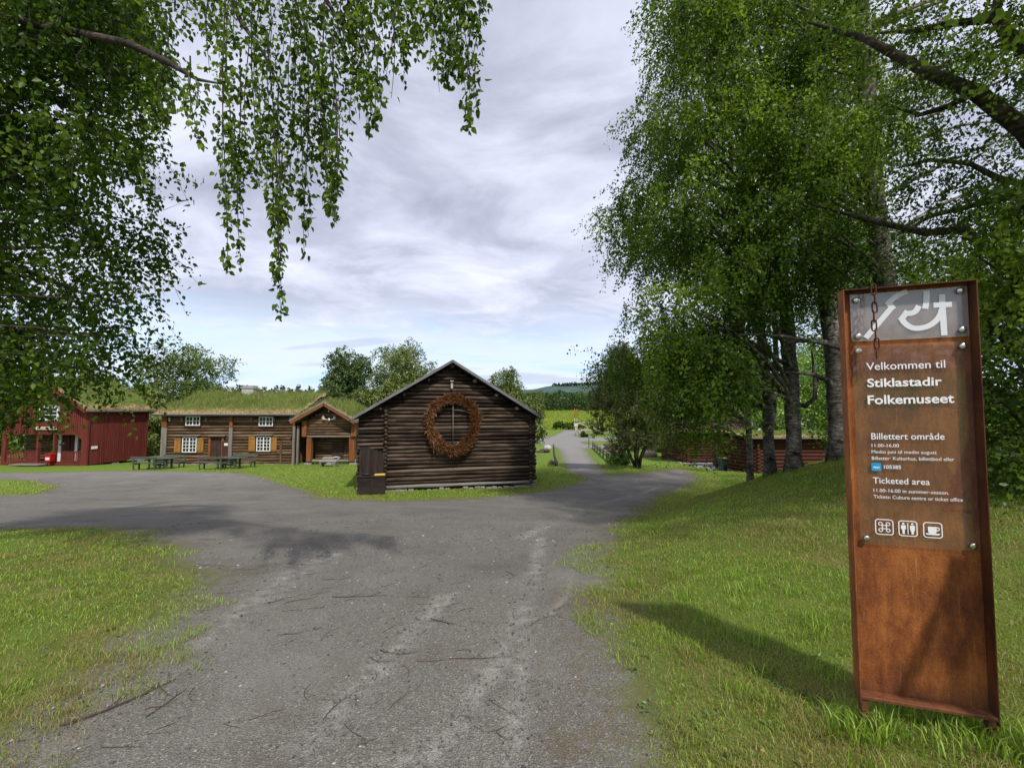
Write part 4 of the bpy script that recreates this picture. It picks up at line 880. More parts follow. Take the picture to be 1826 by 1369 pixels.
while y < RL: w = random.uniform(.12, .17); b.box(RW - .001, RW + .03 + random.uniform(0, .008), y + .003, min(y + w, RL) - .003, -.05, RE - .02); y += w
y = .9
while y < RL: b.box(RW + .039, RW + .06, y, y + .03, -.04, RE - .04); y += random.uniform(.12, .17)
b.build('side_boarding', M_RED, red)
b = MB(); z = .25
while z < zJ: b.log((.2, 1.25, z), (RW - .1, 1.25, z), .11, 1, 8, .1); z += .21
b.build('porch_wall', M_HOUSE, red)
for (pa, pb) in ((11.5, 18), (71, 74.5), (99, 102), (147, 153.5)):
    b = MB(); b.box(rx(pa), rx(pb), -.05, .15, -.15, zJ + (RE - zJ if pa > 140 else .0), .01); b.build('porch_post', M_RED, red)
b = MB(); b.box(RW + .03, RW + .12, -.03, .12, -.1, RE); b.build('corner_board', M_RED, red); b = MB(); b.box(RW + .032, RW + .10, RL - .14, RL + .02, -.1, RE); b.build('corner_board', M_RED, red)
b = MB(); b.box(.0, RW, .0, 1.3, -.12, .06); b.box(0, RW, -.04, -.001, -.16, .1); b.build('porch_floor', M_RED, red)
for (pa, pb) in ((18, 71), (111, 147)):
    b = MB(); xa, xb = rx(pa) + .01, rx(pb) - .01; b.box(xa, xb, .02, .1, rz(804.5), rz(803), .004); b.box(xa, xb, .03, .09, .18, .24); x = xa + .05
    while x < xb - .04: b.box(x, x + .075, .04, .06, .11, rz(804.6)); x += .13
    b.build('railing', M_RED, red)
for (pa, pb) in ((79, 84), (108, 112.5)): b = MB(); b.box(rx(pa), rx(pb), 1.05, 1.13, .06, zJ - .05); b.build('door_casing', M_WHITE, red)
b = MB(); b.box(rx(84.3), rx(98), 1.08, 1.12, .07, zJ - .1); b.box(rx(100), rx(107), 1.08, 1.12, .07, zJ - .1); b.build('door', M_REDLOG, red)
window(red, rx(72), rx(106.5), rz(749), rz(723), -.03, 2, 3, .16, .04, False)
b = MB(); b.box(rx(69.6), rx(104.7), -.09, -.05, rz(765.2), rz(760), .006); nb_ = b.build('name_board', M_CREAM, red)
me, co = text_line('POSTÅPNERI', 0, 0, 0, .01); co2 = np.stack([rx(72) + (co[:, 0] - co[:, 0].min()) / np.ptp(co[:, 0]) * (rx(102.5) - rx(72)), np.full(len(co), -.0925), rz(764.6) + co[:, 1] * .20], -1)
me.vertices.foreach_set('co', co2.astype(np.float32).ravel()); me.materials.clear(); me.materials.append(M_BLACKP); me.update(); o = bpy.data.objects.new('lettering', me); C.objects.link(o); o.parent = nb_
b = MB(); b.box(RW + .065, RW + .09, .33, .75, rz(799.5), rz(794.5)); b.build('notice', M_WHITE, red)
b = MB(); ov = .35
b.prism([(-ov, RE - .2), (RW / 2, RRG), (RW + ov, RE - .2), (RW + ov, RE - .1), (RW / 2, RRG + .1), (-ov, RE - .1)], (0, -.4, 0), (0, RL + .8, 0)); rroof = b.build('roof', M_ROOFB, red)
for s in (0, 1): b = MB(); b.beam((-ov, -.43, RE - .16) if s == 0 else (RW + ov, -.43, RE - .16), (RW / 2, -.43, RRG + .06), .04, .24, (0, 0, 1)); b.build('barge_board', M_RED, rroof)
b = MB(); b.beam((RW + ov + .03, -.42, RE - .08), (RW + ov + .03, RL + .42, RE - .08), .05, .12); b.build('eave_board', M_GREYW, rroof)
turf(rroof, lambda a, bb, z: (bb, a, z), -.42, RL + .42, -ov, RW + ov, RE - .08, RRG + .1, .2, 9000, (.08, .25), 14, dry=0)
for (x, y) in ((.4, .3), (RW * .5, .3), (RW - .3, .3), (RW - .25, 2.2), (RW - .25, RL - .4), (.4, RL - .3)): b = MB(); b.box(x - .3, x + .3, y - .25, y + .25, -.7, -.13, .05); b.build('pier_stone', M_STONE, red)
b = MB(); b.box(rx(47), rx(95), -.75, -.05, -.05, .03, .01); b.box(rx(38), rx(72), -1.25, -.8, -.28, -.2, .01); b.box(rx(38), rx(66), -1.7, -1.3, -.42, -.32, .02); b.build('door_step', M_GREYW, red)
mbx = empty('mailbox', local_pt(red, (rx(101.5), -.25, rz(820))), RA, 'bright red metal mailbox with a white label on the red house porch', 'mailbox')
b = MB(); b.box(-.24, .24, -.15, .15, .02, .5, .02); b.prism([(-.26, .5), (.26, .5), (.2, .6), (-.2, .6)], (0, -.17, 0), (0, .34, 0)); b.build('body', M_REDBOX, mbx); b = MB(); b.box(-.16, .16, -.16, -.153, .12, .3); b.build('label_plate', M_WHITE, mbx); b = MB(); b.box(-.05, .05, -.05, .1, -.25, .018); b.build('stand', M_REDBOX, mbx)
pb = P(258, 822, 33.2); o = MB()
for k in range(4): o.beam((-1.3 + k * .05, k * .12, .25 + k * .04), (1.5, .35 + k * .1, .42 + k * .05), .18, .04)
tag(o.build('plank_pile', M_GREYW), 'few grey planks leaning low at the end of the red house', 'planks').location = (pb.x, pb.y, T(pb.x, pb.y) + .02)

# ================================================================== PICNIC FURNITURE
def make_bench(label):
    t = empty('garden_bench', (0, 0, 0), 0, label, 'bench', 'benches on the grass before the log house')
    b = MB(); b.box(-.95, .95, -.2, -.02, .42, .46, .006); b.box(-.95, .95, 0, .18, .42, .46, .006); b.build('seat', M_GREENW, t)
    b = MB(); b.beam((-.95, .27, .80), (.95, .27, .80), .04, .14, (0, .2, 1)); b.build('backrest', M_GREENW, t)
    for x in (-.78, .78): b = MB(); b.beam((x, -.16, .0), (x, -.16, .41), .07, .07); b.beam((x, .2, 0), (x + .001, .275, .86), .07, .06, (0, 1, 0)); b.beam((x, -.18, .38), (x, .22, .38), .05, .07); b.build('leg', M_GREENW, t)
    return t
def make_table(label):
    t = empty('picnic_table', (0, 0, 0), 0, label, 'table', 'picnic tables before the log house')
    b = MB()
    for k in range(5): b.box(-1.05, 1.05, -.42 + k * .17, -.42 + k * .17 + .16, .70, .745, .006)
    b.build('table_top', M_GREENW, t)
    for x in (-.62, .62):
        b = MB(); b.box(x - .05, x + .05, -.34, .34, .0, .07); b.box(x - .05, x + .05, -.34, .34, .62, .695)
        for y in (-.22, .22): b.box(x - .045, x + .045, y - .05, y + .05, .072, .618)
        b.build('trestle', M_GREENW, t)
    for zz in (.2, .36, .52): b = MB(); b.box(-.56, .56, -.02, .02, zz, zz + .1); b.build('stretcher', M_GREENW, t)
    return t
def place(o, px, row_y, Y, rz): p = P(px, 732, Y); o.location = (p.x, Y, T(p.x, Y)); o.rotation_euler.z = rz
t0 = make_table('green grey picnic table nearer the red house, its top wide and dark'); place(t0, 291, 0, 28.9, -.12)
t1 = copy_tree(t0); t1['label'] = 'green grey picnic table in front of the chevron door of the log house'; place(t1, 412, 0, 29.1, -.12)
s0 = make_bench('bench seen from behind at the near left end of the table by the red house'); place(s0, 268, 0, 28.1, math.pi - .12)
for lab, px_, Y, rz_ in (('bench with its back to the log house behind the table nearer the red house', 310, 30.1, -.12), ('bench seen from behind at the near left of the table before the chevron door', 384, 28.3, math.pi - .12), ('bench with its back to the log house right of the chevron door', 436, 30.3, -.12)):
    s1 = copy_tree(s0); s1['label'] = lab; place(s1, px_, 0, Y, rz_)
w = P(589, 732, 31.0); bn = empty('wooden_crate_bench', (w.x, 31.0, T(w.x, 31)), 0, 'low pale wooden sloping bench before the storehouse door', 'bench')
b = MB(); b.beam((-.65, -.12, .42), (.62, -.12, .42), .3, .05, (0, -.35, 1)); b.beam((-.55, .2, .58), (.68, .2, .58), .3, .05, (0, -.5, 1)); b.build('top_boards', M_GREYW, bn)
for x in (-.52, .5): b = MB(); b.box(x - .06, x + .06, -.25, .3, .0, .36, .01); b.build('leg', M_GREYW, bn)
b = MB(); b.box(.3, .56, .02, .3, .66, .69, .005); tag(b.build('paper_sheet', M_WHITE), 'white paper sheet lying on the pale bench before the storehouse', 'paper').location = (w.x, 31.0, T(w.x, 31)); bpy.data.objects['paper_sheet'].rotation_euler.x = .0

# ================================================================== RED LOG SHEDS BEHIND THE BIRCHES
def log_face(par, name, p0, p1, z0, n, r, pit, mat, ext=.2, drop=()):
    b = MB(); p0, p1 = Vector(p0), Vector(p1); d = (p1 - p0).normalized()
    for k in range(n): b.log(p0 - d * ext + Vector((0, 0, z0 + k * pit)), p1 + d * ext + Vector((0, 0, z0 + k * pit)), r, 1.0, None, .06, 12)
    return b.build(name, mat, par)
K = Vector((14.78, 26.0, 0)); Lf = Vector((14.2, 28.0, 0)); zb = -2.28
shed = empty('red_log_shed', (K.x, K.y, zb), 0, 'long low red brown log shed with turf roof behind the birch trunks', 'shed')
def sh(p): return Vector(p) - Vector((K.x, K.y, 0))
log_face(shed, 'front_wall', sh(K), sh((27, 26.1, 0)), .15, 10, .115, .215, M_REDLOG)
log_face(shed, 'end_wall', sh(K), sh(Lf), .05, 10, .115, .215, M_REDLOG, .2)
b = MB(); b.prism([(0.1, .15), (12, .15), (12, 4.6), (-.5, 4.6), (-.55, 2.0)], (0, 0, -.2), (0, 0, 2.4), (1, 0, 0), (0, 1, 0)); b.build('body', M_REDLOG, shed)
b = MB(); RZ_ = 2.24
b.prism([(-.55, RZ_), (2.3, RZ_ + .16), (5.2, RZ_), (5.2, RZ_ + .08), (2.3, RZ_ + .24), (-.55, RZ_ + .08)], (-.75, 0, 0), (13, 0, 0), (0, 1, 0), (0, 0, 1)); shr = b.build('roof', M_DOOR, shed)
b = MB(); b.box(-.75, 12.3, -.62, -.58, RZ_ + .0, RZ_ + .05); b.build('eave_strip', M_GREYW, shr)
turf(shr, lambda a, bb, z: (a, bb, z), -.75, 12.2, -.5, 5.2, RZ_ + .06, RZ_ + .2, .09, 5000, (.05, .16), 21, dry=0)
b = MB(); p = sh(P(1281, 732, 28.8)); q = sh(P(1293.5, 732, 28.8)); b.box(p.x, q.x + .3, p.y - .02, p.y + .03, .0, 1.75); b.build('door', M_ORANGE, shed)
p = P(1275, 732, 28.2); o = MB(); o.tube([(0, 0, -.3), (.01, 0, .8), (0, .01, 1.7)], [.08, .075, .08], 8); tag(o.build('timber_post', M_DOOR), 'dark round timber post beside the blue bin at the red shed', 'post').location = (p.x, p.y, T(p.x, p.y))
p = P(1286, 732, 27.3); bin_ = empty('litter_bin', (p.x, p.y, T(p.x, p.y)), .1, 'dark blue litter bin on the paving beside the red log shed', 'bin')
b = MB(); b.box(-.2, -.16, -.2, .2, 0, .8, .01); b.box(.16, .2, -.2, .2, 0, .8, .01); b.box(-.158, .158, .16, .2, 0, .78); b.box(-.158, .158, -.2, .16, .0, .06); b.build('body', M_BLUE, bin_); b = MB(); b.box(-.22, .22, -.23, .23, .802, .84, .01); b.build('lid', M_GREYW, bin_); b = MB(); b.box(-.13, .13, -.14, .12, .07, .72, .02); b.build('bag', M_BLACKPL, bin_)
K2 = Vector((13.8, 34.0, 0)); shed2 = empty('red_log_cabin', (K2.x, K2.y, -2.5), 0, 'small red brown log cabin half hidden under the birch boughs beside the paving', 'cabin')
def s2(p): return Vector(p) - Vector((K2.x, K2.y, 0))
log_face(shed2, 'end_wall', s2(K2), s2((13.2, 37.0, 0)), .1, 11, .12, .22, M_REDLOG, .22); log_face(shed2, 'front_wall', s2(K2), s2((19.5, 34.4, 0)), .2, 11, .12, .22, M_REDLOG, .22)
b = MB(); b.prism([(.1, .2), (4.9, .7), (4.5, 3.6), (-.9, 3.1)], (0, 0, -.3), (0, 0, 2.7), (1, 0, 0), (0, 1, 0)); b.build('body', M_REDLOG, shed2)
b = MB(); b.prism([(-.5, 2.35), (1.8, 3.3), (4.2, 2.35), (4.2, 2.45), (1.8, 3.42), (-.5, 2.45)], (-1.4, 0, 0), (7, 0, 0), (0, 1, 0), (0, 0, 1)); b.build('roof', M_DOOR, shed2)
b = MB()
for k in range(8): t = k / 8; q = s2(K2.lerp(Vector((13.2, 37.0, 0)), t)); b.box(q.x - .25, q.x + .1, q.y, q.y + .36, -.35, .02, .04)
b.build('stone_foundation', M_STONE, shed2)
b = MB()
quad = [G(1214, 826), G(1243, 820.5), G(1276, 822), G(1300, 838), G(1272, 836.5)]; poly = [(q.x, q.y) for q in quad]; cx_, cy_ = np.mean(poly, 0)
for i in range(-9, 10):
    for j in range(-9, 10):
        x, y = cx_ + i * .95 + (j % 2) * .4 + random.uniform(-.1, .1), cy_ + j * .85 + random.uniform(-.1, .1)
        if poly_sd(np.array([x]), np.array([y]), poly)[0] < .1: b.beam((x - .42, y, T(x, y) + .02 + random.uniform(-.015, .02)), (x + .42, y + random.uniform(-.08, .08), T(x, y) + .02), .74, .06, (0, 0, 1), .015)
tag(b.build('stone_paving', M_SLAB), kind='structure')
p = P(1404, 732, 15.5); o = MB(); o.tube([(-.05, 0, -.3), (0, 0, .9)], .02, 6); tag(o.build('rail_post', M_LAMP), 'thin pale post leaning on the grass behind the birch trunks', 'post').location = (p.x, p.y, T(p.x, p.y) - .1)
# white house seen through the trees
p = P(1400, 700, 62); wh = empty('white_house', (p.x, p.y, T(p.x, p.y)), 0, 'far white house glimpsed between the birch trunks', 'house')
b = MB(); b.box(-4.5, 4.5, 0, 6, 0, 5.6); b.build('wall', M_WHITE, wh); b = MB(); b.prism([(-.4, 5.6), (3, 7.6), (6.4, 5.6)], (-4.8, 0, 0), (9.6, 0, 0), (0, 1, 0), (0, 0, 1)); b.build('roof', M_REDLOG, wh)

# ================================================================== FENCE, SIGNPOST, POLES, STONES
p0, p1 = P(1056, 732, 50.5), P(1097, 732, 30.0); fence = empty('rail_fence', (p0.x, p0.y, 0), 0, 'grey two rail wooden fence running down the right side of the path', 'fence')
N = 7; fp = []
for k in range(N + 1): x, y = p0.x + (p1.x - p0.x) * k / N, p0.y + (p1.y - p0.y) * k / N; fp.append(Vector((x - p0.x, y - p0.y, T(x, y))))
for q in fp: b = MB(); b.tube([q + Vector((0, 0, -.2)), q + Vector((.03, 0, .8))], [.06, .05], 7); b.build('post', M_SNAG, fence)
for hgt in (.32, .6):
    b = MB()
    for a, c in zip(fp[:-1], fp[1:]): b.log(a + Vector((.08, 0, hgt + random.uniform(-.05, .05))), c + Vector((.08, 0, hgt)), .085, 1, 4, .1, 8)
    b.build('rail', M_GREYW, fence)
p = G(1050, 798.5); sp = empty('signpost', p, .2, 'tall grey signpost with pointing boards at the path junction', 'signpost')
b = MB(); b.tube([(0, 0, -.3), (.02, 0, 2.55)], .06, 8); b.build('post', M_GREYW, sp)
for (z, x0_, x1_) in ((2.35, -.2, .95), (2.12, -1.0, .3)): b = MB(); b.prism([(x0_, -.09), (x1_ - .12, -.09), (x1_, 0), (x1_ - .12, .09), (x0_, .09)], (0, -.1, z), (0, .03, 0)); b.build('pointing_board', M_POLE, sp)
for lab, px_, dy, h in (('left of two tall orange topped poles standing by the far field', 1024.5, 0, 4.9), ('right of two tall orange topped poles standing by the far field', 1028.5, 1.5, 4.7)):
    p = P(px_, 732, 96 + dy); pl = empty('pole', (p.x, p.y, T(p.x, p.y)), 0, lab, 'pole', 'poles by the far field')
    b = MB(); b.tube([(0, 0, -.2), (0, 0, h * .55)], .06, 6); b.build('shaft', M_POLE, pl); b = MB(); b.tube([(0, 0, h * .55), (0, 0, h)], [.06, .045], 6); b.build('painted_top', M_ORPOLE, pl)
p = P(1026.5, 732, 94); o = MB(); o.box(-.06, .06, -.02, .02, -.2, 1.4); o.box(-.35, .35, -.06, -.03, 1.0, 1.65); tag(o.build('notice_board', M_WHITE), 'small white notice board at the foot of the orange topped poles', 'notice board').location = (p.x, p.y, T(p.x, p.y))
p = G(1056, 777); tr = empty('pole_rack', p, .15, 'pale rack of slanting wooden poles beside the road junction', 'pole rack')
for (a, c) in (((-3.2, 0, 0), (-2.6, 0, 2.4)), ((-2.6, 0, 2.3), (3.2, .3, .2)), ((-3.4, .4, 2.2), (1.2, .4, 2.6)), ((1.6, 0, 0), (1.2, .2, 3.0)), ((-2.2, .5, 0), (-2.9, .5, 2.1)), ((3.2, 0, 0), (2.9, 0, 1.4))): b = MB(); b.tube([a, c], .085, 6); b.build('pole', M_POLE, tr)
def boulder(name, loc, r, sq, label, m=M_STONE, seed=0, cat='boulder'):
    n_, k_ = 14, 9; V = []
    for i in range(k_):
        th_ = math.pi * i / (k_ - 1)
        for j in range(n_):
            a = 2 * math.pi * j / n_; v = np.array([math.sin(th_) * math.cos(a), math.sin(th_) * math.sin(a), math.cos(th_)]); d = 1 + .3 * (vnoise(v[0] * 2 + 5 * v[2], v[1] * 2 + seed, 1.3, seed) - .5) + .12 * (vnoise(v[0] * 5 + 3 * v[2], v[1] * 5, 1.3, seed + 3) - .5); V.append(v * d * r * np.array([1, .85, sq]))
    q = [(i * n_ + j, i * n_ + (j + 1) % n_, (i + 1) * n_ + (j + 1) % n_, (i + 1) * n_ + j) for i in range(k_ - 1) for j in range(n_)]
    return tag(np_mesh(name, np.array(V, float).reshape(-1, 3), q, m, None, None, True, loc), label, cat)
p = G(976, 802); boulder('boulder', (p.x, p.y, p.z + .2), .5, .75, 'pale rounded boulder on the grass left of the path', plain('pale_boulder', (.42, .41, .39), .9, var=.3, scale=5), 2)
p = G(1158, 814); boulder('boulder', (p.x, p.y, p.z + .15), .75, .6, 'brownish flat boulder on the grass right of the juniper', plain('brown_boulder', (.30, .235, .18), .9, var=.3, scale=5), 5)
dw = empty('dry_stone_wall', tuple(G(965, 807)), 0, 'low dark dry stone wall on the grass between the barn and the boulder', 'stone wall'); b = MB()
for k in range(26): x = random.uniform(-1.3, .6); b.box(x, x + random.uniform(.25, .5), random.uniform(-.2, .1), random.uniform(.2, .4), -.1 + (k % 3) * .14, .06 + (k % 3) * .14, .04)
b.build('stones', plain('dark_stone', (.11, .085, .07), .9, var=.4, scale=8), dw)
dw2 = empty('dry_stone_wall', (p0.x, p0.y, 0), 0, 'low brown dry stone wall behind the rail fence by the path', 'stone wall'); b = MB()
for k in range(110):
    t = random.uniform(.02, .62); x, y = (p1.x - p0.x) * t + 1.5 + random.uniform(-.25, .25), (p1.y - p0.y) * t; zz = T(p0.x + x, p0.y + y) + (k % 4) * .17; b.box(x - .2, x + .25, y - .3, y + .3 * random.random(), zz - .1, zz + .1, .05)
b.build('stones', plain('brown_stone', (.15, .105, .075), .9, var=.45, scale=8), dw2)
p = G(991, 831); snag = empty('tree_snag', p, 0, 'dark weathered snag with roots standing on the grass left of the path', 'snag')
b = MB(); b.tube([(.06, 0, -.1), (.02, 0, .35), (-.1, 0, .75), (-.13, .02, 1.2), (-.15, 0, 1.55)], [.12, .1, .075, .06, .045], 8); b.build('stem', M_SNAG, snag); b = MB()
for k in range(26): a = random.uniform(0, 6.28); r_ = random.uniform(.2, .62); b.tube([(-.12, 0, .12), (-.15 + math.cos(a) * r_ * .6, math.sin(a) * r_ * .5, random.uniform(.12, .45)), (-.2 + math.cos(a) * r_, math.sin(a) * r_ * .7, random.uniform(-.05, .4))], [.05, .03, .012], 5)
b.build('roots', M_SNAG, snag)

# ================================================================== TREES
def crown_tree(name, label, cat, base, tp, rad, bark, leafm, cens, brad, K, n, L, droop, size, group=None, tint=0.0, hexa=False, zlo=2.0, limb_r=.09, nlimb=60, twig=0.0, every=3, wid=.62, outw=.6, jit=.05, extra=None, slope=.5, n_sides=12):
    base = np.asarray(base, float); root = empty(name, base, 0, label, cat, group); tp = np.asarray(tp, float)
    trunk_mesh(tp, rad, base, 1.5, n_sides).build('trunk', bark, root)
    cens = np.asarray(cens, float); mb = MB(); limbs_from(mb, tp, cens, base[2] + zlo, tp[-1, 2] - .2, limb_r, slope, nlimb, base)
    pos, ax, t, st, en = sprays(cens, brad, K, n, L, droop, outw, jit); nrm = LAST_N
    if extra: extra(mb, base)
    if twig > 0: twig_mesh(mb, st, en, twig, base, every)
    if mb.v: mb.build('branches', bark, root)
    leaf_mesh('crown', pos, ax, size * rng.uniform(.5, 1.35, len(pos)), t + tint, leafm, root, hexa, wid, base, nrm); return root

# --- the row of big birches on the right bank
sil = [(1195, -150), (1205, 40), (1205, 120), (1175, 195), (1185, 265), (1150, 335), (1115, 375), (1130, 425), (1180, 470), (1180, 560), (1165, 610), (1180, 690), (1205, 735), (1260, 745), (1290, 690), (1320, 600), (1400, 540), (1500, 490), (1560, 450), (1700, 400), (1840, 380), (1900, 300), (1900, -150)]
def bank_tree_pts(px, y, lean, h, n=7):
    x = (px - CX) / F * y; z = T(x, y); return [(x + lean[0] * (k / (n - 1)) ** 1.3 * h + (.06 * math.sin(k * 1.7) if k else 0), y + lean[1] * (k / (n - 1)) * h, z - .15 + (h + .15) * k / (n - 1)) for k in range(n)]
birch = [('slender birch at the left end of the row on the grass bank', bank_tree_pts(1333, 13.6, (-.02, .02), 14), [.095, .09, .08, .05, .03]),
         ('forked birch second from the left in the row on the grass bank', bank_tree_pts(1369, 12.4, (-.05, .0), 15), [.15, .135, .11, .07, .03]),
         ('stout birch with pale scarred bark in the middle of the row on the bank', bank_tree_pts(1411, 11.6, (-.02, .0), 16), [.185, .175, .155, .11, .04]),
         ('stout pale birch just left of the welcome sign, highest on the bank', bank_tree_pts(1489, 11.1, (-.01, .02), 16), [.20, .19, .17, .12, .04]),
         ('birch rising behind the top of the welcome sign', bank_tree_pts(1592, 9.6, (-.025, .0), 15), [.20, .19, .18, .15, .05])]
N_B = 430; pxs = sample_poly(sil, N_B); deps = rng.uniform(8.6, 14.5, N_B)
# thin out the upper right, where the photograph shows sky between the leaves
keep = ~((pxs[:, 0] > 1520) & (pxs[:, 1] < 420) & (rng.random(N_B) < .85)); pxs, deps = pxs[keep], deps[keep]
cen = np.array([P(px, py, d) for (px, py), d in zip(pxs, deps)])
edge = np.array([P(*a) for a in [(1190, 20, 11.5), (1185, 110, 11), (1150, 215, 11.5), (1160, 250, 12), (1110, 370, 12), (1100, 385, 11.5), (1125, 345, 12), (1135, 330, 11), (1120, 430, 12), (1150, 470, 12), (1150, 540, 12), (1160, 580, 12), (1165, 655, 12.5), (1185, 730, 13), (1230, 765, 13), (1262, 765, 13.5),
                                      (1085, 645, 13), (1105, 650, 13), (1125, 660, 13.3), (1200, 640, 12), (1240, 700, 12.5), (1265, 700, 12.5), (1290, 650, 12), (1215, 590, 12), (1260, 640, 12.5), (1320, 560, 12), (1380, 520, 11.5), (1440, 500, 11), (1250, 560, 11), (1300, 520, 11)]])
cen = np.vstack([cen, edge]); tps = [np.array(b_[1]) for b_ in birch]
own = np.array([np.argmin([np.hypot(c[0] - trunk_at(tp, c[2])[0], c[1] - trunk_at(tp, c[2])[1]) + rng.random() * .8 for tp in tps]) for c in cen])
T2 = np.array(birch[1][1])
for k, (lab, tp, rad) in enumerate(birch):
    def extra(mb, base, k=k, tp=np.array(tp)):
        if k == 1:
            a = trunk_at(tp, tp[0, 2] + 1.3); mb.tube([np.array(q) - base for q in (a, a + [.22, .1, .9], a + [.36, .1, 2.2], a + [.4, .2, 4.5])], [.11, .10, .08, .03], 9, False)
        if k == 2:
            a = trunk_at(tp, tp[0, 2] + 2.0)
            mb.tube([np.array(q) - base for q in (a, a + [.28, -.1, -.12], a + [.48, -.2, .1], a + [.5, -.2, .5], a + [.45, -.2, 1.4])], [.06, .07, .06, .045, .02], 8, False)
            mb.tube([np.array(q) - base for q in (a, a + [-.3, -.2, .3], a + [-.8, -.3, .75], a + [-1.8, -.4, 1.1])], [.07, .06, .05, .02], 8, False)
        if k == 3:
            a = trunk_at(tp, tp[0, 2] + 1.9); mb.tube([np.array(q) - base for q in (a, a + [-.25, -.1, .3], a + [-.7, -.2, .45], a + [-1.5, -.2, .5])], [.08, .07, .05, .02], 8, False)
            a = trunk_at(tp, tp[0, 2] + 3.2); mb.tube([np.array(q) - base for q in (a, a + [-.5, -.1, .05], a + [-1.2, -.1, .0], a + [-2.2, -.2, .3])], [.06, .05, .04, .015], 8, False)
    cs = cen[own == k]
    if len(cs): crown_tree('birch_tree', lab, 'birch tree', tp[0], tp, rad, M_BIRCH, L_BIRCH, cs, (.62, .66, .46), 25, 40, .8, .7, .080, 'birches on the grass bank', twig=.006, every=5, limb_r=.10, nlimb=70, jit=.06, extra=extra)

# --- tree outside the right edge whose big limbs reach into the picture
base6 = np.array([9.6, 6.2, T(9.6, 6.2)]); tp6 = [tuple(base6 + np.array([0, 0, -.1])), (9.5, 6.2, 3.0), (9.3, 6.2, 6.0), (9.1, 6.3, 9.5), (9.0, 6.4, 13)]
lm = [([(9.3, 6.2, 2.6), P(1900, 330, 5.6), P(1826, 232, 5.5), P(1740, 165, 5.5), P(1650, 128, 5.6), P(1545, 70, 5.8), P(1440, 40, 6.2)], [.14, .12, .105, .09, .07, .045, .016]),
      ([(9.3, 6.2, 4.4), P(1840, 95, 5.6), P(1795, 60, 5.6), P(1775, 30, 5.6), P(1785, -40, 5.7)], [.12, .085, .075, .06, .04]), ([P(1778, 34, 5.6), P(1700, 42, 5.7), P(1630, 55, 5.9), P(1560, 60, 6.2)], [.05, .045, .035, .012]),
      ([(9.3, 6.2, 1.9), P(1880, 440, 6.2), P(1790, 470, 6.6), P(1720, 410, 7.2), P(1650, 415, 7.6), P(1560, 395, 8), P(1450, 365, 8.4)], [.14, .1, .09, .08, .065, .05, .02]), ([P(1830, 345, 7), P(1740, 365, 7.3), P(1660, 385, 7.6), P(1600, 420, 7.8)], [.06, .05, .04, .015]),
      ([P(1830, 330, 6.2), P(1780, 318, 6.4), P(1730, 292, 6.6), P(1660, 285, 6.9), P(1600, 300, 7.2)], [.05, .045, .035, .03, .012]), ([P(1740, 165, 5.5), P(1690, 190, 5.6), P(1640, 205, 5.8), P(1590, 190, 6.0)], [.045, .04, .03, .01])]
c6 = []
for pts, _ in lm:
    pp = np.array([tuple(q) for q in pts]); s = rng.uniform(1.2, len(pp) - 1, 9)
    for si in s: i = int(min(si, len(pp) - 2)); c6.append(pp[i] + (pp[i + 1] - pp[i]) * (si - i) + rng.normal(size=3) * .28)
for q in sample_poly([(1560, -80), (1900, -80), (1900, 480), (1640, 420)], 22): c6.append(np.array(P(q[0], q[1], rng.uniform(5.4, 8))))
for _ in range(26): c6.append(np.array([9.4 + rng.normal() * 1.4, 4.0 + rng.normal() * 1.5, rng.uniform(5.5, 11)]))
def ex6(mb, base):
    for pts, r in lm: mb.tube([np.array(tuple(q)) - base for q in pts], r, 9, False)
crown_tree('broad_tree', 'big tree at the right edge whose thick bare limbs reach in over the sign', 'tree', base6, tp6, [.3, .27, .22, .15, .06], M_BARK, L_HEDGE, c6, (.42, .42, .34), 9, 17, .5, .4, .062, twig=.005, every=2, limb_r=.02, nlimb=0, extra=ex6, jit=.05)

# --- a birch just outside the right edge; its crown shades the upper bank
b7 = (7.6, 2.0, T(7.6, 2.0)); c7 = np.stack([rng.uniform(4.6, 11, 150), rng.uniform(.8, 5.6, 150), rng.uniform(6.0, 10.5, 150)], -1)
c7 = c7[(c7[:, 0] > 1.26 * c7[:, 1]) | ((c7[:, 2] - 1.6) > 1.15 * c7[:, 1])]
crown_tree('birch_tree', 'birch standing just outside the right edge whose crown shades the upper bank', 'birch tree', b7, [(7.6, 2, b7[2] - .1), (7.5, 2.1, 4), (7.2, 2.2, 8), (7.1, 2.3, 12)], [.24, .2, .14, .05], M_BIRCH, L_BIRCH, c7, (.6, .6, .5), 14, 22, .7, .7, .09, zlo=3.5, limb_r=.08)

# --- leafy thicket right behind the sign
for lab, poly, dep, nb, tnt, tpx in (('dark leafy shrub filling the right edge behind the welcome sign', [(1740, 330), (1920, 300), (1950, 960), (1850, 925), (1780, 900), (1730, 870), (1700, 700)], (4.9, 6.8), 95, 0.0, (1850, 5.8)),
                                  ('lighter leafy bush with yellowish tips high at the right edge', [(1770, 360), (1900, 330), (1900, 560), (1790, 600)], (4.6, 5.6), 18, .22, (1960, 5.4))):
    q = sample_poly(poly, nb); cs = np.array([P(a, b_, rng.uniform(*dep)) for a, b_ in q]); bx = (tpx[0] - CX) / F * tpx[1]; bz = T(bx, tpx[1]); cs[:, 2] = np.maximum(cs[:, 2], bz + .25)
    crown_tree('leafy_shrub', lab, 'shrub', (bx, tpx[1], bz), [(bx, tpx[1], bz - .1), (bx + .1, tpx[1], bz + 1), (bx, tpx[1] + .1, bz + 2.6)], [.09, .07, .03], M_BARK, L_HEDGE, cs, (.36, .36, .32), 12, 20, .5, .3, .066, None, tnt, zlo=.1, limb_r=.03, nlimb=40, twig=.004, every=2)
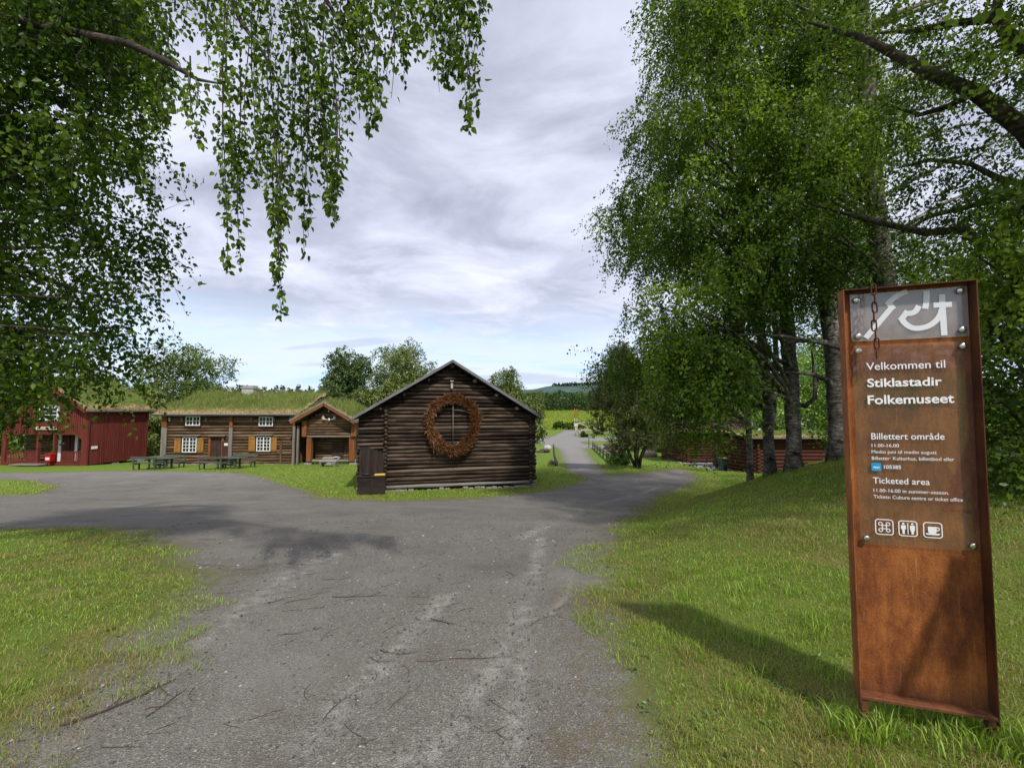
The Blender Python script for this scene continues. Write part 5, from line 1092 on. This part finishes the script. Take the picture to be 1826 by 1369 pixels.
q = sample_poly([(1500, 520), (1740, 420), (1760, 860), (1500, 800)], 90); cs = np.array([P(a, b_, rng.uniform(13, 17)) for a, b_ in q]); bx, by = 13.0, 15.5; bz = T(bx, by); cs[:, 2] = np.maximum(cs[:, 2], bz + .5)
crown_tree('broad_tree', 'dark dense tree filling the gap behind the welcome sign', 'tree', (bx, by, bz), [(bx, by, bz - .1), (bx, by, bz + 3), (bx + .2, by, bz + 8)], [.2, .16, .05], M_BARK, L_HEDGE, cs, (1.0, 1.0, .8), 14, 26, .9, .4, .11, zlo=1, limb_r=.07)

# --- bright shrubs and trees behind the red shed
def back_tree(name, label, cat, px, Y, top, bot, halfpx, mat, nb, size, shape='round', tint=0.0, K=12, n=24, droop=.4, bark=M_BARK, group=None, base_row=None, L=None, jit=None, sparse=1.0, lean=0.0, depth=.8):
    """free-standing tree seen whole: crown between photo rows top and bot, placed at depth Y"""
    c = P(px, (top + bot) / 2, Y); rz_ = (bot - top) / 2 / F * Y; rxx = halfpx / F * Y; bx = c.x + lean; bz = T(bx, Y)
    g = unit(rng.normal(size=(nb, 3))) * (rng.random((nb, 1)) ** (1 / 2.4)) * sparse
    zrel = g[:, 2]
    if shape == 'cone': w = np.clip(.5 - zrel * .5, .06, 1); g[:, 0] *= w * 1.3; g[:, 1] *= w * 1.3
    if shape == 'dome': g[:, :2] *= np.where(zrel > 0, 1, 1.1)[:, None]
    cs = np.array([c.x, Y, c.z]) + g * np.array([rxx * .86, rxx * depth, rz_ * .88]); cs[:, 2] = np.maximum(cs[:, 2], bz + .3)
    cs[:, 0] += .12 * rxx * np.sin(cs[:, 2] * 2.1 + px); br = max(.25, min(rxx, rz_) * .26); h = c.z + rz_ - bz
    tp = [(bx, Y, bz - .1), (bx + .02 * h, Y, bz + h * .35), (c.x, Y, bz + h * .9)]
    return crown_tree(name, label, cat, (bx, Y, bz), tp, [.016 * h + .06, .013 * h + .04, .03], bark, mat, cs, (br, br, br * .85), K, n, L or br * 1.25, droop, size, group, tint, zlo=h * .12, limb_r=.012 * h, nlimb=36, twig=.0, jit=jit or br * .12, n_sides=8)
back_tree('leafy_shrub', 'bright green sunlit bush behind the long red shed', 'shrub', 1455, 35, 600, 800, 85, L_BRIGHT, 110, .17, tint=.08)
back_tree('leafy_shrub', 'bright green bush behind the red shed, left of the pale trunks', 'shrub', 1370, 34, 670, 800, 45, L_BRIGHT, 40, .16)
back_tree('broad_tree', 'tall dark tree standing behind the row of birches', 'tree', 1560, 42, 420, 760, 150, L_DARK, 110, .26)
back_tree('broad_tree', 'mid green tree behind the birches, above the small red cabin', 'tree', 1290, 44, 560, 770, 85, L_DARK, 80, .26)
back_tree('leafy_shrub', 'pale leafy bush left of the small red cabin', 'shrub', 1175, 44, 770, 822, 35, L_BACK, 24, .16)

# --- juniper beside the path
jb = G(1137, 834); jc = []
for k in range(150):
    t = rng.random(); row = 800 - 172 * t; hw = np.interp(t, [0, .15, .45, .75, 1], [36, 68, 72, 38, 10]); a, r_ = rng.uniform(0, 2 * math.pi), math.sqrt(rng.random())
    c = P(1130 + t * -22 + math.cos(a) * r_ * hw, row, jb.y); jc.append((c.x, jb.y + math.sin(a) * r_ * hw / F * jb.y * .8, c.z))
jc = np.array(jc); jp, ja, jt, _, _ = sprays(jc, (.42, .42, .42), 12, 34, .55, -.55, .5, .05)
jr = empty('juniper_tree', jb, 0, 'dark olive juniper with a brownish crown and several stems beside the path', 'juniper')
mb = MB(); o_ = np.array(tuple(jb))
for k in range(9):
    a = rng.uniform(0, 6.28); mb.tube([(rng.normal() * .1, rng.normal() * .1, -.15), (math.cos(a) * .35 - .1, math.sin(a) * .3, .7), (math.cos(a) * .9, math.sin(a) * .7, 2.0), (math.cos(a) * .8, math.sin(a) * .7, 3.6)], [.11, .08, .06, .02], 7)
mb.build('trunk', M_BARK, jr); leaf_mesh('crown', jp, ja + np.array([0, 0, .9]), rng.uniform(.09, .2, len(jp)), jt, L_JUNIPER, jr, False, .28, o_)
back_tree('leafy_shrub', 'low bright bush at the foot of the juniper by the fence end', 'shrub', 1103, jb.y + 2.5, 800, 838, 20, L_BRIGHT, 14, .11)

# --- trees behind the museum houses
BG = 'trees behind the museum houses'
back_tree('broad_tree', 'tall loose crowned tree behind the left half of the log house', 'tree', 333, 47, 602, 745, 85, L_DARK, 60, .24, 'dome', .12, K=11, n=22, group=BG, sparse=1.05)
back_tree('leafy_shrub', 'rounded pale green willow bush in the gap between the red house and the log house', 'shrub', 262, 41, 668, 838, 46, L_BACK, 70, .19, tint=.05)
back_tree('leafy_shrub', 'lower willow bush beside the log house wall in the gap', 'shrub', 296, 43, 690, 838, 26, L_BACK, 34, .18, tint=-.1)
back_tree('broad_tree', 'dark pointed tree behind the storehouse', 'tree', 622, 50, 612, 735, 46, L_DARK, 70, .24, 'dome', group=BG)
back_tree('birch_tree', 'pale round crowned birch behind the left slope of the barn roof', 'birch tree', 716, 48, 596, 740, 58, L_BACK, 75, .21, 'dome', .02, bark=M_BIRCH, group=BG, droop=.7)
back_tree('leafy_shrub', 'low pale bush between the storehouse and the barn roof', 'shrub', 683, 42, 680, 745, 46, L_BACK, 44, .19)
back_tree('broad_tree', 'small dark bush behind the right end of the log house roof', 'shrub', 585, 46, 682, 745, 40, L_DARK, 36, .2)
back_tree('birch_tree', 'weeping pale birch right behind the right slope of the barn roof', 'birch tree', 905, 40, 648, 765, 38, L_BACK, 60, .17, 'dome', 0, bark=M_BIRCH, group=BG, droop=1.0)
back_tree('birch_tree', 'lower drooping birch at the right eave of the barn', 'birch tree', 945, 38, 690, 790, 30, L_BACK, 44, .16, 'dome', -.05, bark=M_BIRCH, group=BG, droop=1.1)
back_tree('broad_tree', 'dim green tree behind the red house, left of its roof', 'tree', 40, 45, 640, 800, 70, L_DARK, 50, .25, group=BG)
back_tree('broad_tree', 'green tree seen over the turf roof of the red house', 'tree', 185, 52, 655, 760, 60, L_DARK, 50, .25, tint=.1, group=BG)
back_tree('leafy_shrub', 'green shrub at the far left beside the red house porch', 'shrub', -8, 36, 760, 830, 26, L_HEDGE, 22, .16)
back_tree('leafy_shrub', 'small bush at the junction left of the far road', 'shrub', 957, 70, 765, 784, 12, L_HEDGE, 10, .18)
back_tree('leafy_shrub', 'small spruce like bush beside the rack of poles', 'shrub', 1072, 80, 758, 785, 12, L_HEDGE, 10, .18, 'cone')
back_tree('leafy_shrub', 'low green bush below the rack of poles at the junction', 'shrub', 1037, 73, 768, 781, 14, L_HEDGE, 8, .16)

back_tree('leafy_shrub', 'long low dark hedge at the near edge of the far field', 'hedge', 1010, 97, 751, 765, 46, L_HEDGE, 40, .3, depth=.12)

# --- far wood as one mass
def far_wood():
    P_, A_, S_, T_ = [], [], [], []
    def clump(x, y, h, w, nl, ls, cone, tb):
        z0 = T(x, y); t = rng.random(nl)
        if cone: r = w * (1 - t) * rng.uniform(.5, 1, nl); zz = z0 + h * (.05 + .95 * t)
        else: tt = t; r = w * np.sqrt(np.clip(1 - (2 * tt - .9) ** 2, 0.04, 1)) * rng.uniform(.6, 1, nl); zz = z0 + h * tt
        a = rng.uniform(0, 2 * math.pi, nl); P_.append(np.stack([x + np.cos(a) * r, y + np.sin(a) * r, zz], -1)); A_.append(np.stack([np.cos(a), np.sin(a), np.full(nl, -.5 if cone else .2)], -1) + rng.normal(size=(nl, 3)) * .5)
        S_.append(rng.uniform(.6, 1.3, nl) * ls); T_.append(tb + rng.normal(size=nl) * .13)
    for px in np.arange(930, 1130, 3.2): y = rng.uniform(139, 160); clump((px - CX) / F * y, y, rng.uniform(5.2, 7.0), rng.uniform(2.2, 3.2), 240, .7, False, rng.uniform(.45, .85))
    for px in np.arange(925, 1000, 6): y = rng.uniform(165, 190); clump((px - CX) / F * y, y, rng.uniform(5.5, 8.5), 1.7, 160, .8, True, .12)
    for px in np.arange(-260, 640, 3.6):
        y = rng.uniform(95, 135); con = rng.random() < .42; clump((px - CX) / F * y, y, rng.uniform(6.5, 10.5) if con else rng.uniform(5.5, 8.5), 1.6 if con else 2.8, 150, .75, con, .15 if con else rng.uniform(.3, .5))
    for px in np.arange(1120, 2100, 8): y = rng.uniform(70, 120); clump((px - CX) / F * y, y, rng.uniform(7, 12), 3.2, 160, .8, False, rng.uniform(.25, .5))
    for px in np.arange(985, 1200, 1.2): # spruce fringe along the ridge
        x = (px - CX) / F * 1000; h = 6 + 50 * math.exp(-((x - 330) / 480) ** 2) + 14 * math.exp(-((x + 500) / 700) ** 2)
        nl = 12; t = rng.random(nl); hh = rng.uniform(4, 9); P_.append(np.stack([x + rng.normal(size=nl) * 1.2 * (1 - t), np.full(nl, 985.0), h + 3 + hh * t], -1)); A_.append(np.tile([0, 0, 1.0], (nl, 1)) + rng.normal(size=(nl, 3)) * .3); S_.append(np.full(nl, 3.5)); T_.append(np.full(nl, .1))
    for a in np.arange(95, 266, 1.1): # the wood behind the viewer, seen in the sign's plate
        r = rng.uniform(60, 80); clump(math.sin(math.radians(a)) * r, math.cos(math.radians(a)) * r, rng.uniform(3.5, 7), 2.4, 90, .9, False, .4)
    o = leaf_mesh('far_wood', np.concatenate(P_), np.concatenate(A_), np.concatenate(S_), np.concatenate(T_), leaf_mat('far_wood_leaves', (.03, .055, .03), (.06, .105, .035), (.12, .18, .05), .25, .02), None, False, .8); tag(o, kind='stuff')
far_wood()

# --- near birch on the left with hanging curtains of twigs
LB = np.array([-8.2, 4.6, T(-8.2, 4.6)]); ltp = [(-8.2, 4.6, LB[2] - .1), (-8.1, 4.6, 2.5), (-7.8, 4.7, 5.0), (-7.6, 4.7, 8.0), (-7.5, 4.8, 11)]
near = empty('birch_tree', LB, 0, 'near birch at the left edge with long leafy twigs hanging across the top', 'birch tree')
trunk_mesh(ltp, [.3, .27, .22, .15, .06], LB).build('trunk', M_BIRCH, near)
mb = MB()
nl_ = [([(-8.1, 4.6, 2.9), P(-60, 10, 4.2), P(70, 45, 4.0), P(150, 62, 3.9), P(230, 78, 3.7), P(300, 112, 3.5), P(352, 142, 3.4), P(395, 150, 3.35)], [.09, .055, .044, .038, .034, .027, .014, .006]),
       ([(-7.9, 4.7, 4.2), P(60, -60, 4.4), P(250, -70, 3.9), P(420, -40, 3.5), P(520, -20, 3.3), P(640, -40, 3.2), P(760, -50, 3.1), P(850, -30, 3.1)], [.12, .08, .06, .04, .03, .024, .016, .008]),
       ([P(395, -45, 3.6), P(430, 40, 3.5), P(470, 95, 3.4), P(500, 160, 3.35)], [.03, .02, .013, .006]), ([P(560, -35, 3.25), P(600, 30, 3.2), P(640, 60, 3.15)], [.02, .014, .006]),
       ([(-8.1, 4.6, 2.2), P(-60, 330, 5.5), P(10, 320, 5.4), P(60, 345, 5.3), P(130, 390, 5.2), P(190, 405, 5.1)], [.09, .06, .05, .04, .025, .008]), ([(-8.1, 4.6, 1.8), P(-80, 470, 6), P(40, 480, 5.8), P(140, 520, 5.6), P(215, 540, 5.4)], [.08, .05, .035, .02, .008]),
       ([(-8.1, 4.6, 1.6), P(-60, 600, 6), P(60, 590, 5.8), P(150, 600, 5.5), P(215, 585, 5.3)], [.07, .04, .03, .018, .007]), ([(-8.1, 4.6, 2.6), P(-40, 180, 5.2), P(60, 170, 5), P(150, 190, 4.8), P(225, 200, 4.6)], [.08, .05, .04, .025, .008])]
for pts, r in nl_: mb.tube([np.array(tuple(q)) - LB for q in pts], r, 8, False)
strs = [(262, 270, -40, 245, 24, 3.8), (300, 305, 20, 200, 22, 3.6), (335, 352, 100, 258, 22, 3.4), (290, 285, 90, 235, 18, 3.7), (372, 370, -60, 130, 26, 3.5), (400, 402, -60, 485, 17, 3.3), (425, 428, 120, 478, 15, 3.3), (450, 455, -60, 330, 22, 3.3), (478, 505, 60, 572, 19, 3.15), (500, 494, 150, 500, 22, 3.2), (525, 520, -40, 350, 24, 3.2), (548, 545, 60, 458, 20, 3.15), (575, 580, -40, 300, 24, 3.1), (596, 600, 60, 405, 20, 3.1), (560, 590, 150, 380, 20, 3.2),
        (625, 625, -50, 215, 22, 3.1), (650, 656, -50, 245, 20, 3.05), (668, 672, 60, 232, 14, 3.05), (700, 700, -60, 175, 20, 3.1), (720, 724, -60, 150, 18, 3.1), (745, 740, -60, 110, 22, 3.1), (775, 780, -60, 165, 24, 3.0), (800, 802, -60, 150, 22, 3.0), (822, 832, -60, 240, 19, 2.95), (838, 836, 40, 215, 16, 2.95), (850, 852, -60, 70, 18, 3.0), (600, 600, -60, 120, 40, 3.3), (480, 480, -60, 150, 40, 3.4), (330, 330, -60, 60, 50, 3.7), (420, 420, -60, 90, 40, 3.5), (700, 700, -60, 40, 50, 3.2), (790, 790, -60, 30, 50, 3.1), (545, 545, -60, 100, 40, 3.3), (640, 640, -60, 90, 40, 3.2)]
NP, NA, NT, NN = [], [], [], []
for (xt, xb, rt_, rb, hw, D) in strs:
    for sub in range(4):
        f0 = 0 if sub == 0 else rng.uniform(0, .45); f1 = 1 if sub == 0 else rng.uniform(.55, .97); off = 0 if sub == 0 else rng.uniform(-1, 1) * hw * .85; dd = D + rng.normal() * .12
        nseg = 9; ph_ = rng.uniform(0, 6); pts = []
        for i in range(nseg + 1):
            t = f0 + (f1 - f0) * i / nseg; q = P(xt + (xb - xt) * t + off * (1 - .55 * t) + (4 if sub == 0 else 9) * math.sin(ph_ + t * 6), rt_ + (rb - rt_) * t, dd); pts.append(np.array(tuple(q)))
        mb.tube([q - LB for q in pts], list(np.linspace(.006 if sub == 0 else .004, .0018, nseg + 1)), 4, False)
        Ls = sum(np.linalg.norm(a - c) for a, c in zip(pts[:-1], pts[1:])); m = int(Ls * 80) + 4; s = np.sort(np.clip(np.where(rng.random(m) < .55, rng.choice(rng.random(max(3, int(Ls * 9))), m) + rng.normal(size=m) * .018, rng.random(m)), 0, .999)) * nseg; i = np.minimum(s.astype(int), nseg - 1); pa = np.array(pts); p = pa[i] + (pa[i + 1] - pa[i]) * (s - i)[:, None]
        tp_ = np.minimum(1, (1.15 - s / nseg) * 1.6)[:, None]; lat = rng.normal(size=(m, 3)) * np.array([.042, .045, .02]) * (hw / 20) * tp_; NP.append(p + lat); NA.append(lat * 6 + rng.normal(size=(m, 3)) * .45 + np.array([0, 0, -.75])); NT.append(.45 + rng.normal() * .16 + rng.normal(size=m) * .2); NN.append(lat * 12 + rng.normal(size=(m, 3)) * .8)
mass = [(-150, -100), (235, -80), (232, 100), (200, 200), (225, 265), (170, 330), (150, 380), (225, 400), (205, 430), (160, 470), (180, 520), (200, 560), (200, 590), (170, 612), (150, 622), (60, 628), (-20, 655), (-150, 700)]
q = sample_poly(mass, 160); dep = np.where(q[:, 1] < 300, rng.uniform(3.9, 6.0, len(q)), rng.uniform(4.8, 6.8, len(q))); mc = np.array([P(a, b_, d) for (a, b_), d in zip(q, dep)])
mc = np.vstack([mc, [P(*a) for a in [(255, 395, 5.2), (262, 415, 5.2), (240, 440, 5.2), (225, 540, 5.4), (235, 600, 5.4), (200, 640, 5.6), (250, 280, 4.5), (36, 716, 6.2), (48, 690, 6), (125, 645, 6)]]])
p_, a_, t_, st_, en_ = sprays(mc, (.30, .36, .28), 15, 24, .55, .75, .6, .035); NP.append(p_); NA.append(a_); NT.append(t_ - .06); NN.append(LAST_N)
twig_mesh(mb, st_, en_, .0035, LB, 2)
for c in mc[rng.permutation(len(mc))[:90]]:
    a = trunk_at(ltp, np.clip(c[2] - .3 * abs(c[0] - LB[0]) + .6, .6, 9)); mb.tube([w_ - LB for w_ in limb_pts(a, c, .1, 7, .05)], list(np.linspace(.03, .006, 7)), 5, False)
mb.build('branches', M_BARK, near)
NP, NA, NT, NN = [np.concatenate(q) for q in (NP, NA, NT, NN)]
NS = rng.uniform(.026, .062, len(NP)); NS[-len(p_):] *= 1.3
leaf_mesh('crown', NP, NA, NS, NT, L_NEAR, near, True, .72, LB, NN)

# ================================================================== LAWN BLADES, PEBBLES, LITTER
def lawn():
    n = 900000; r = np.exp(rng.uniform(math.log(1.55), math.log(34), n)); a = np.radians(rng.uniform(-56, 56, n)); x, y = r * np.sin(a), r * np.cos(a)
    pre = rng.random(n) < .62; x, y, r = x[pre], y[pre], r[pre]
    sd = road_sd(x, y); nz = vnoise(x, y, 1.3, 40); nz2 = vnoise(x, y, 5, 41); e = sd + (nz - .5) * .9 + (nz2 - .5) * .4
    prob = np.clip((e + .12) / .5, 0, 1) * np.clip(.45 + nz2 * .9, 0, 1); k = rng.random(len(x)) < prob; x, y, r, nz, nz2 = x[k], y[k], r[k], nz[k], nz2[k]
    z = terr(x, y); m = len(x); hh = rng.uniform(.018, .05, m) * (1 + .5 * (nz2 > .7)) * np.clip(.8 + r * .04, 1, 1.8); ww = np.maximum(.0032, .00085 * r) * rng.uniform(.7, 1.3, m)
    dryp = vnoise(x, y, .9, 43) * .55 + vnoise(x, y, 3.1, 44) * .45
    tint = np.where(rng.random(m) < np.clip((dryp - .43) * 3.4, .08, .85), rng.uniform(0, .34, m), rng.normal(.6, .24, m))
    o = blades('lawn_grass', np.stack([x, y, z - .002], -1), hh, ww, rng.uniform(.2, 1.3, m), tint, L_GRASS); tag(o, kind='stuff')
    # longer unmown tufts at the foot of the sign and by the trunks
    P_ = []
    for (cx_, cy_, rr_, k_) in [(S_O.x - .02, S_O.y + .0, .14, 420), (S_O.x + S_U.x * .5, S_O.y + S_U.y * .5, .16, 360), (S_O.x + .25, S_O.y - .02, .22, 350)] + [(t[0][0], t[0][1], .42, 420) for t in [b_[1] for b_ in birch]] + [(rng.uniform(.9, 2.6), rng.uniform(1.7, 4.5), .09, 40) for _ in range(26)]:
        a_ = rng.uniform(0, 6.28, k_); q_ = np.sqrt(rng.random(k_)) * rr_; P_.append(np.stack([cx_ + np.cos(a_) * q_, cy_ + np.sin(a_) * q_], -1))
    p = np.concatenate(P_); ok = road_sd(p[:, 0], p[:, 1]) > 0; p = p[ok]; m = len(p)
    tag(blades('tall_grass', np.stack([p[:, 0], p[:, 1], terr(p[:, 0], p[:, 1]) - .004], -1), rng.uniform(.05, .15, m), rng.uniform(.004, .007, m), rng.uniform(.1, .8, m), rng.normal(.66, .16, m), L_GRASS), kind='stuff')
lawn()
def weeds():
    P_, A_, S_, T_ = [], [], [], []
    k_ = 0
    while k_ < 260:
        r = math.exp(rng.uniform(math.log(1.8), math.log(11))); a = math.radians(rng.uniform(-54, 54)); x, y = r * math.sin(a), r * math.cos(a); e = float(road_sd(np.array([x]), np.array([y]))[0])
        if e < .12 or e > 2.5 or rng.random() > (.8 if e < .5 else .5): continue
        k_ += 1; n_ = int(rng.integers(5, 12)); an = rng.uniform(0, 6.28, n_); q = rng.uniform(.0, .03, n_); P_.append(np.stack([x + np.cos(an) * q, y + np.sin(an) * q, np.full(n_, T(x, y) + .004)], -1)); A_.append(np.stack([np.cos(an), np.sin(an), rng.uniform(.15, .9, n_)], -1)); S_.append(rng.uniform(.012, .034, n_)); T_.append(np.full(n_, rng.uniform(.35, .9)) + rng.normal(size=n_) * .08)
    P_, A_ = np.concatenate(P_), np.concatenate(A_); tag(leaf_mesh('weeds', P_, A_, np.concatenate(S_), np.concatenate(T_), leaf_mat('weed_leaves', (.03, .07, .012), (.08, .15, .025), (.2, .28, .06), .3, .04), None, True, .6, (0, 0, 0), np.tile([0, 0, 1.0], (len(P_), 1))), kind='stuff')
weeds()
def field_grass():
    n = 26000; y = rng.uniform(95, 140, n); x = rng.uniform(-8, 42, n); z = terr(x, y); t = np.where(rng.random(n) < .3, rng.uniform(.1, .4, n), rng.normal(.8, .15, n))
    tag(blades('meadow_grass', np.stack([x, y, z], -1), rng.uniform(.25, .8, n), .16, rng.uniform(.1, .7, n), t, leaf_mat('meadow_grass', (.34, .30, .10), (.17, .26, .03), (.34, .42, .05), .3, .02), bend=False), kind='stuff')
field_grass()
def pebbles():
    n = 42000; r = np.exp(rng.uniform(math.log(1.6), math.log(11), n)); a = np.radians(rng.uniform(-56, 56, n)); x, y = r * np.sin(a), r * np.cos(a); sd = road_sd(x, y); k = (sd < .1) & (rng.random(n) < np.where(vnoise(x, y, .8, 60) > .5, .75, .25)); x, y, r = x[k], y[k], r[k]; m = len(x)
    s = np.minimum(np.exp(rng.normal(math.log(.0042), .55, m)), .011) * np.clip(r / 3, 1, 2.4); octv = np.array([[1, 0, 0], [0, 1, 0], [-1, 0, 0], [0, -1, 0], [0, 0, .6], [0, 0, -.5]], float); of = np.array([[0, 1, 4], [1, 2, 4], [2, 3, 4], [3, 0, 4]])
    an = rng.uniform(0, 6.28, m); c_, s_ = np.cos(an), np.sin(an); V = octv[None] * s[:, None, None] * rng.uniform(.65, 1.25, (m, 6, 1)); X = V[..., 0] * c_[:, None] - V[..., 1] * s_[:, None]; Y = V[..., 0] * s_[:, None] + V[..., 1] * c_[:, None]
    V = np.stack([X + x[:, None], Y + y[:, None], V[..., 2] + (terr(x, y) + s * .12)[:, None]], -1).reshape(-1, 3); q = (np.arange(m)[:, None, None] * 6 + of[None]).reshape(-1, 3)
    mt, nt, out = new_mat('pebbles'); t = attr(nt, 'tint'); finish(nt, out, ramp(nt, t, [(0, (.06, .058, .056)), (.6, (.15, .145, .138)), (.9, (.24, .23, .21)), (1, (.36, .34, .31))]), .9, spec=.15)
    tag(np_mesh('pebbles', V, q, mt, None, {'tint': np.repeat(np.clip(rng.normal(.45, .25, m), 0, 1), 6)}), kind='stuff')
pebbles()
M_TWIG = wood('fallen_twig_bark', (.03, .018, .012), (.075, .048, .034), (.14, .10, .075))
def twig(px, py, L, ang, bend, r, label, group=None, fork=True):
    p = G(px, py); b = MB(); pts = []
    for i in range(7): t = i / 6 - .5; x = math.cos(ang) * L * t - math.sin(ang) * bend * L * (t * t - .08); y = math.sin(ang) * L * t + math.cos(ang) * bend * L * (t * t - .08); pts.append((x, y, T(p.x + x, p.y + y) - p.z + r * .7 + random.uniform(0, .004)))
    b.tube(pts, [r * k for k in (1, .95, .9, .8, .65, .5, .3)], 5)
    if fork:
        for i in (2, 4): a2 = ang + random.choice((-.6, .6)); q = Vector(pts[i]); b.tube([q, q + Vector((math.cos(a2), math.sin(a2), .02)) * L * .16, q + Vector((math.cos(a2 + .2), math.sin(a2 + .2), 0.0)) * L * .3], [r * .6, r * .45, r * .2], 4)
    o = b.build('fallen_twig', M_TWIG); o.location = p; return tag(o, label, 'twig', group)
twig(222, 1258, .5, 1.0, .35, .006, 'long curved dark twig on the gravel at the lower left', 'twigs fallen on the gravel'); twig(790, 1112, .26, -.45, .25, .004, 'dark bent twig on the gravel in the middle of the road', 'twigs fallen on the gravel')
twig(640, 1065, .5, .1, .1, .004, 'long thin reddish twig across the gravel left of the middle', 'twigs fallen on the gravel'); twig(860, 1180, .45, .12, .1, .003, 'thin twig beside the flat pale stone on the road', 'twigs fallen on the gravel')
GT = 'small loose twigs strewn over the gravel'
for k in range(85):
    px_, py_ = random.choice([(random.uniform(150, 1040), random.uniform(1000, 1340)), (random.uniform(300, 1000), random.uniform(930, 1080))]); g_ = G(px_, py_)
    if road_sd(np.array([g_.x]), np.array([g_.y]))[0] < .1: twig(px_, py_, random.uniform(.06, .3), random.gauss(.5, .6), random.uniform(-.7, .7), random.uniform(.0012, .0026), 'thin brown twig lying loose on the grey gravel', GT, random.random() < .5)
def flat_bit(name, px, py, s, m, label, cat, group=None, curl=.25):
    p = G(px, py); a = random.uniform(0, 6.28); n_ = 9; b = MB(); top = [(math.cos(2 * math.pi * k / n_ + a) * s * random.uniform(.6, 1.1), math.sin(2 * math.pi * k / n_ + a) * s * .6 * random.uniform(.7, 1.1), .004 + s * curl * random.random()) for k in range(n_)]
    b.add(top + [(x * .9, y * .9, .001) for x, y, z in top], [tuple(range(n_)), tuple(range(n_, 2 * n_))[::-1]] + [(k, n_ + k, n_ + (k + 1) % n_, (k + 1) % n_) for k in range(n_)], [(x, y, 0) for x, y, z in top] * 2)
    o = b.build(name, m); o.location = p; return tag(o, label, cat, group)
M_PST = plain('pale_stone', (.42, .41, .39), .9); M_LEAF = plain('yellow_fallen_leaf', (.50, .36, .10), .7); M_OLEAF = plain('orange_fallen_leaf', (.40, .17, .05), .7)
flat_bit('paper_scrap', 656, 1270, .022, M_WHITE, 'small white paper scrap on the gravel in the foreground', 'litter'); flat_bit('flat_stone', 958, 1163, .035, M_PST, 'flat pale stone on the gravel by the wheel track', 'stone', None, .3); flat_bit('flat_stone', 838, 1157, .03, M_PST, 'pale crumbled stone on the gravel left of the wheel track', 'stone', None, .2)
for (px_, py_) in ((606, 1090), (1136, 1287), (1023, 1210), (929, 1193), (1510, 1275), (1345, 1258), (1238, 1110), (1600, 1290), (932, 1035), (1360, 1340), (1076, 968), (545, 1160)): flat_bit('fallen_leaf', px_, py_, random.uniform(.010, .018), random.choice((M_LEAF, M_LEAF, M_OLEAF)), 'small yellow or orange leaf fallen on the ground', 'leaf', 'fallen birch leaves')
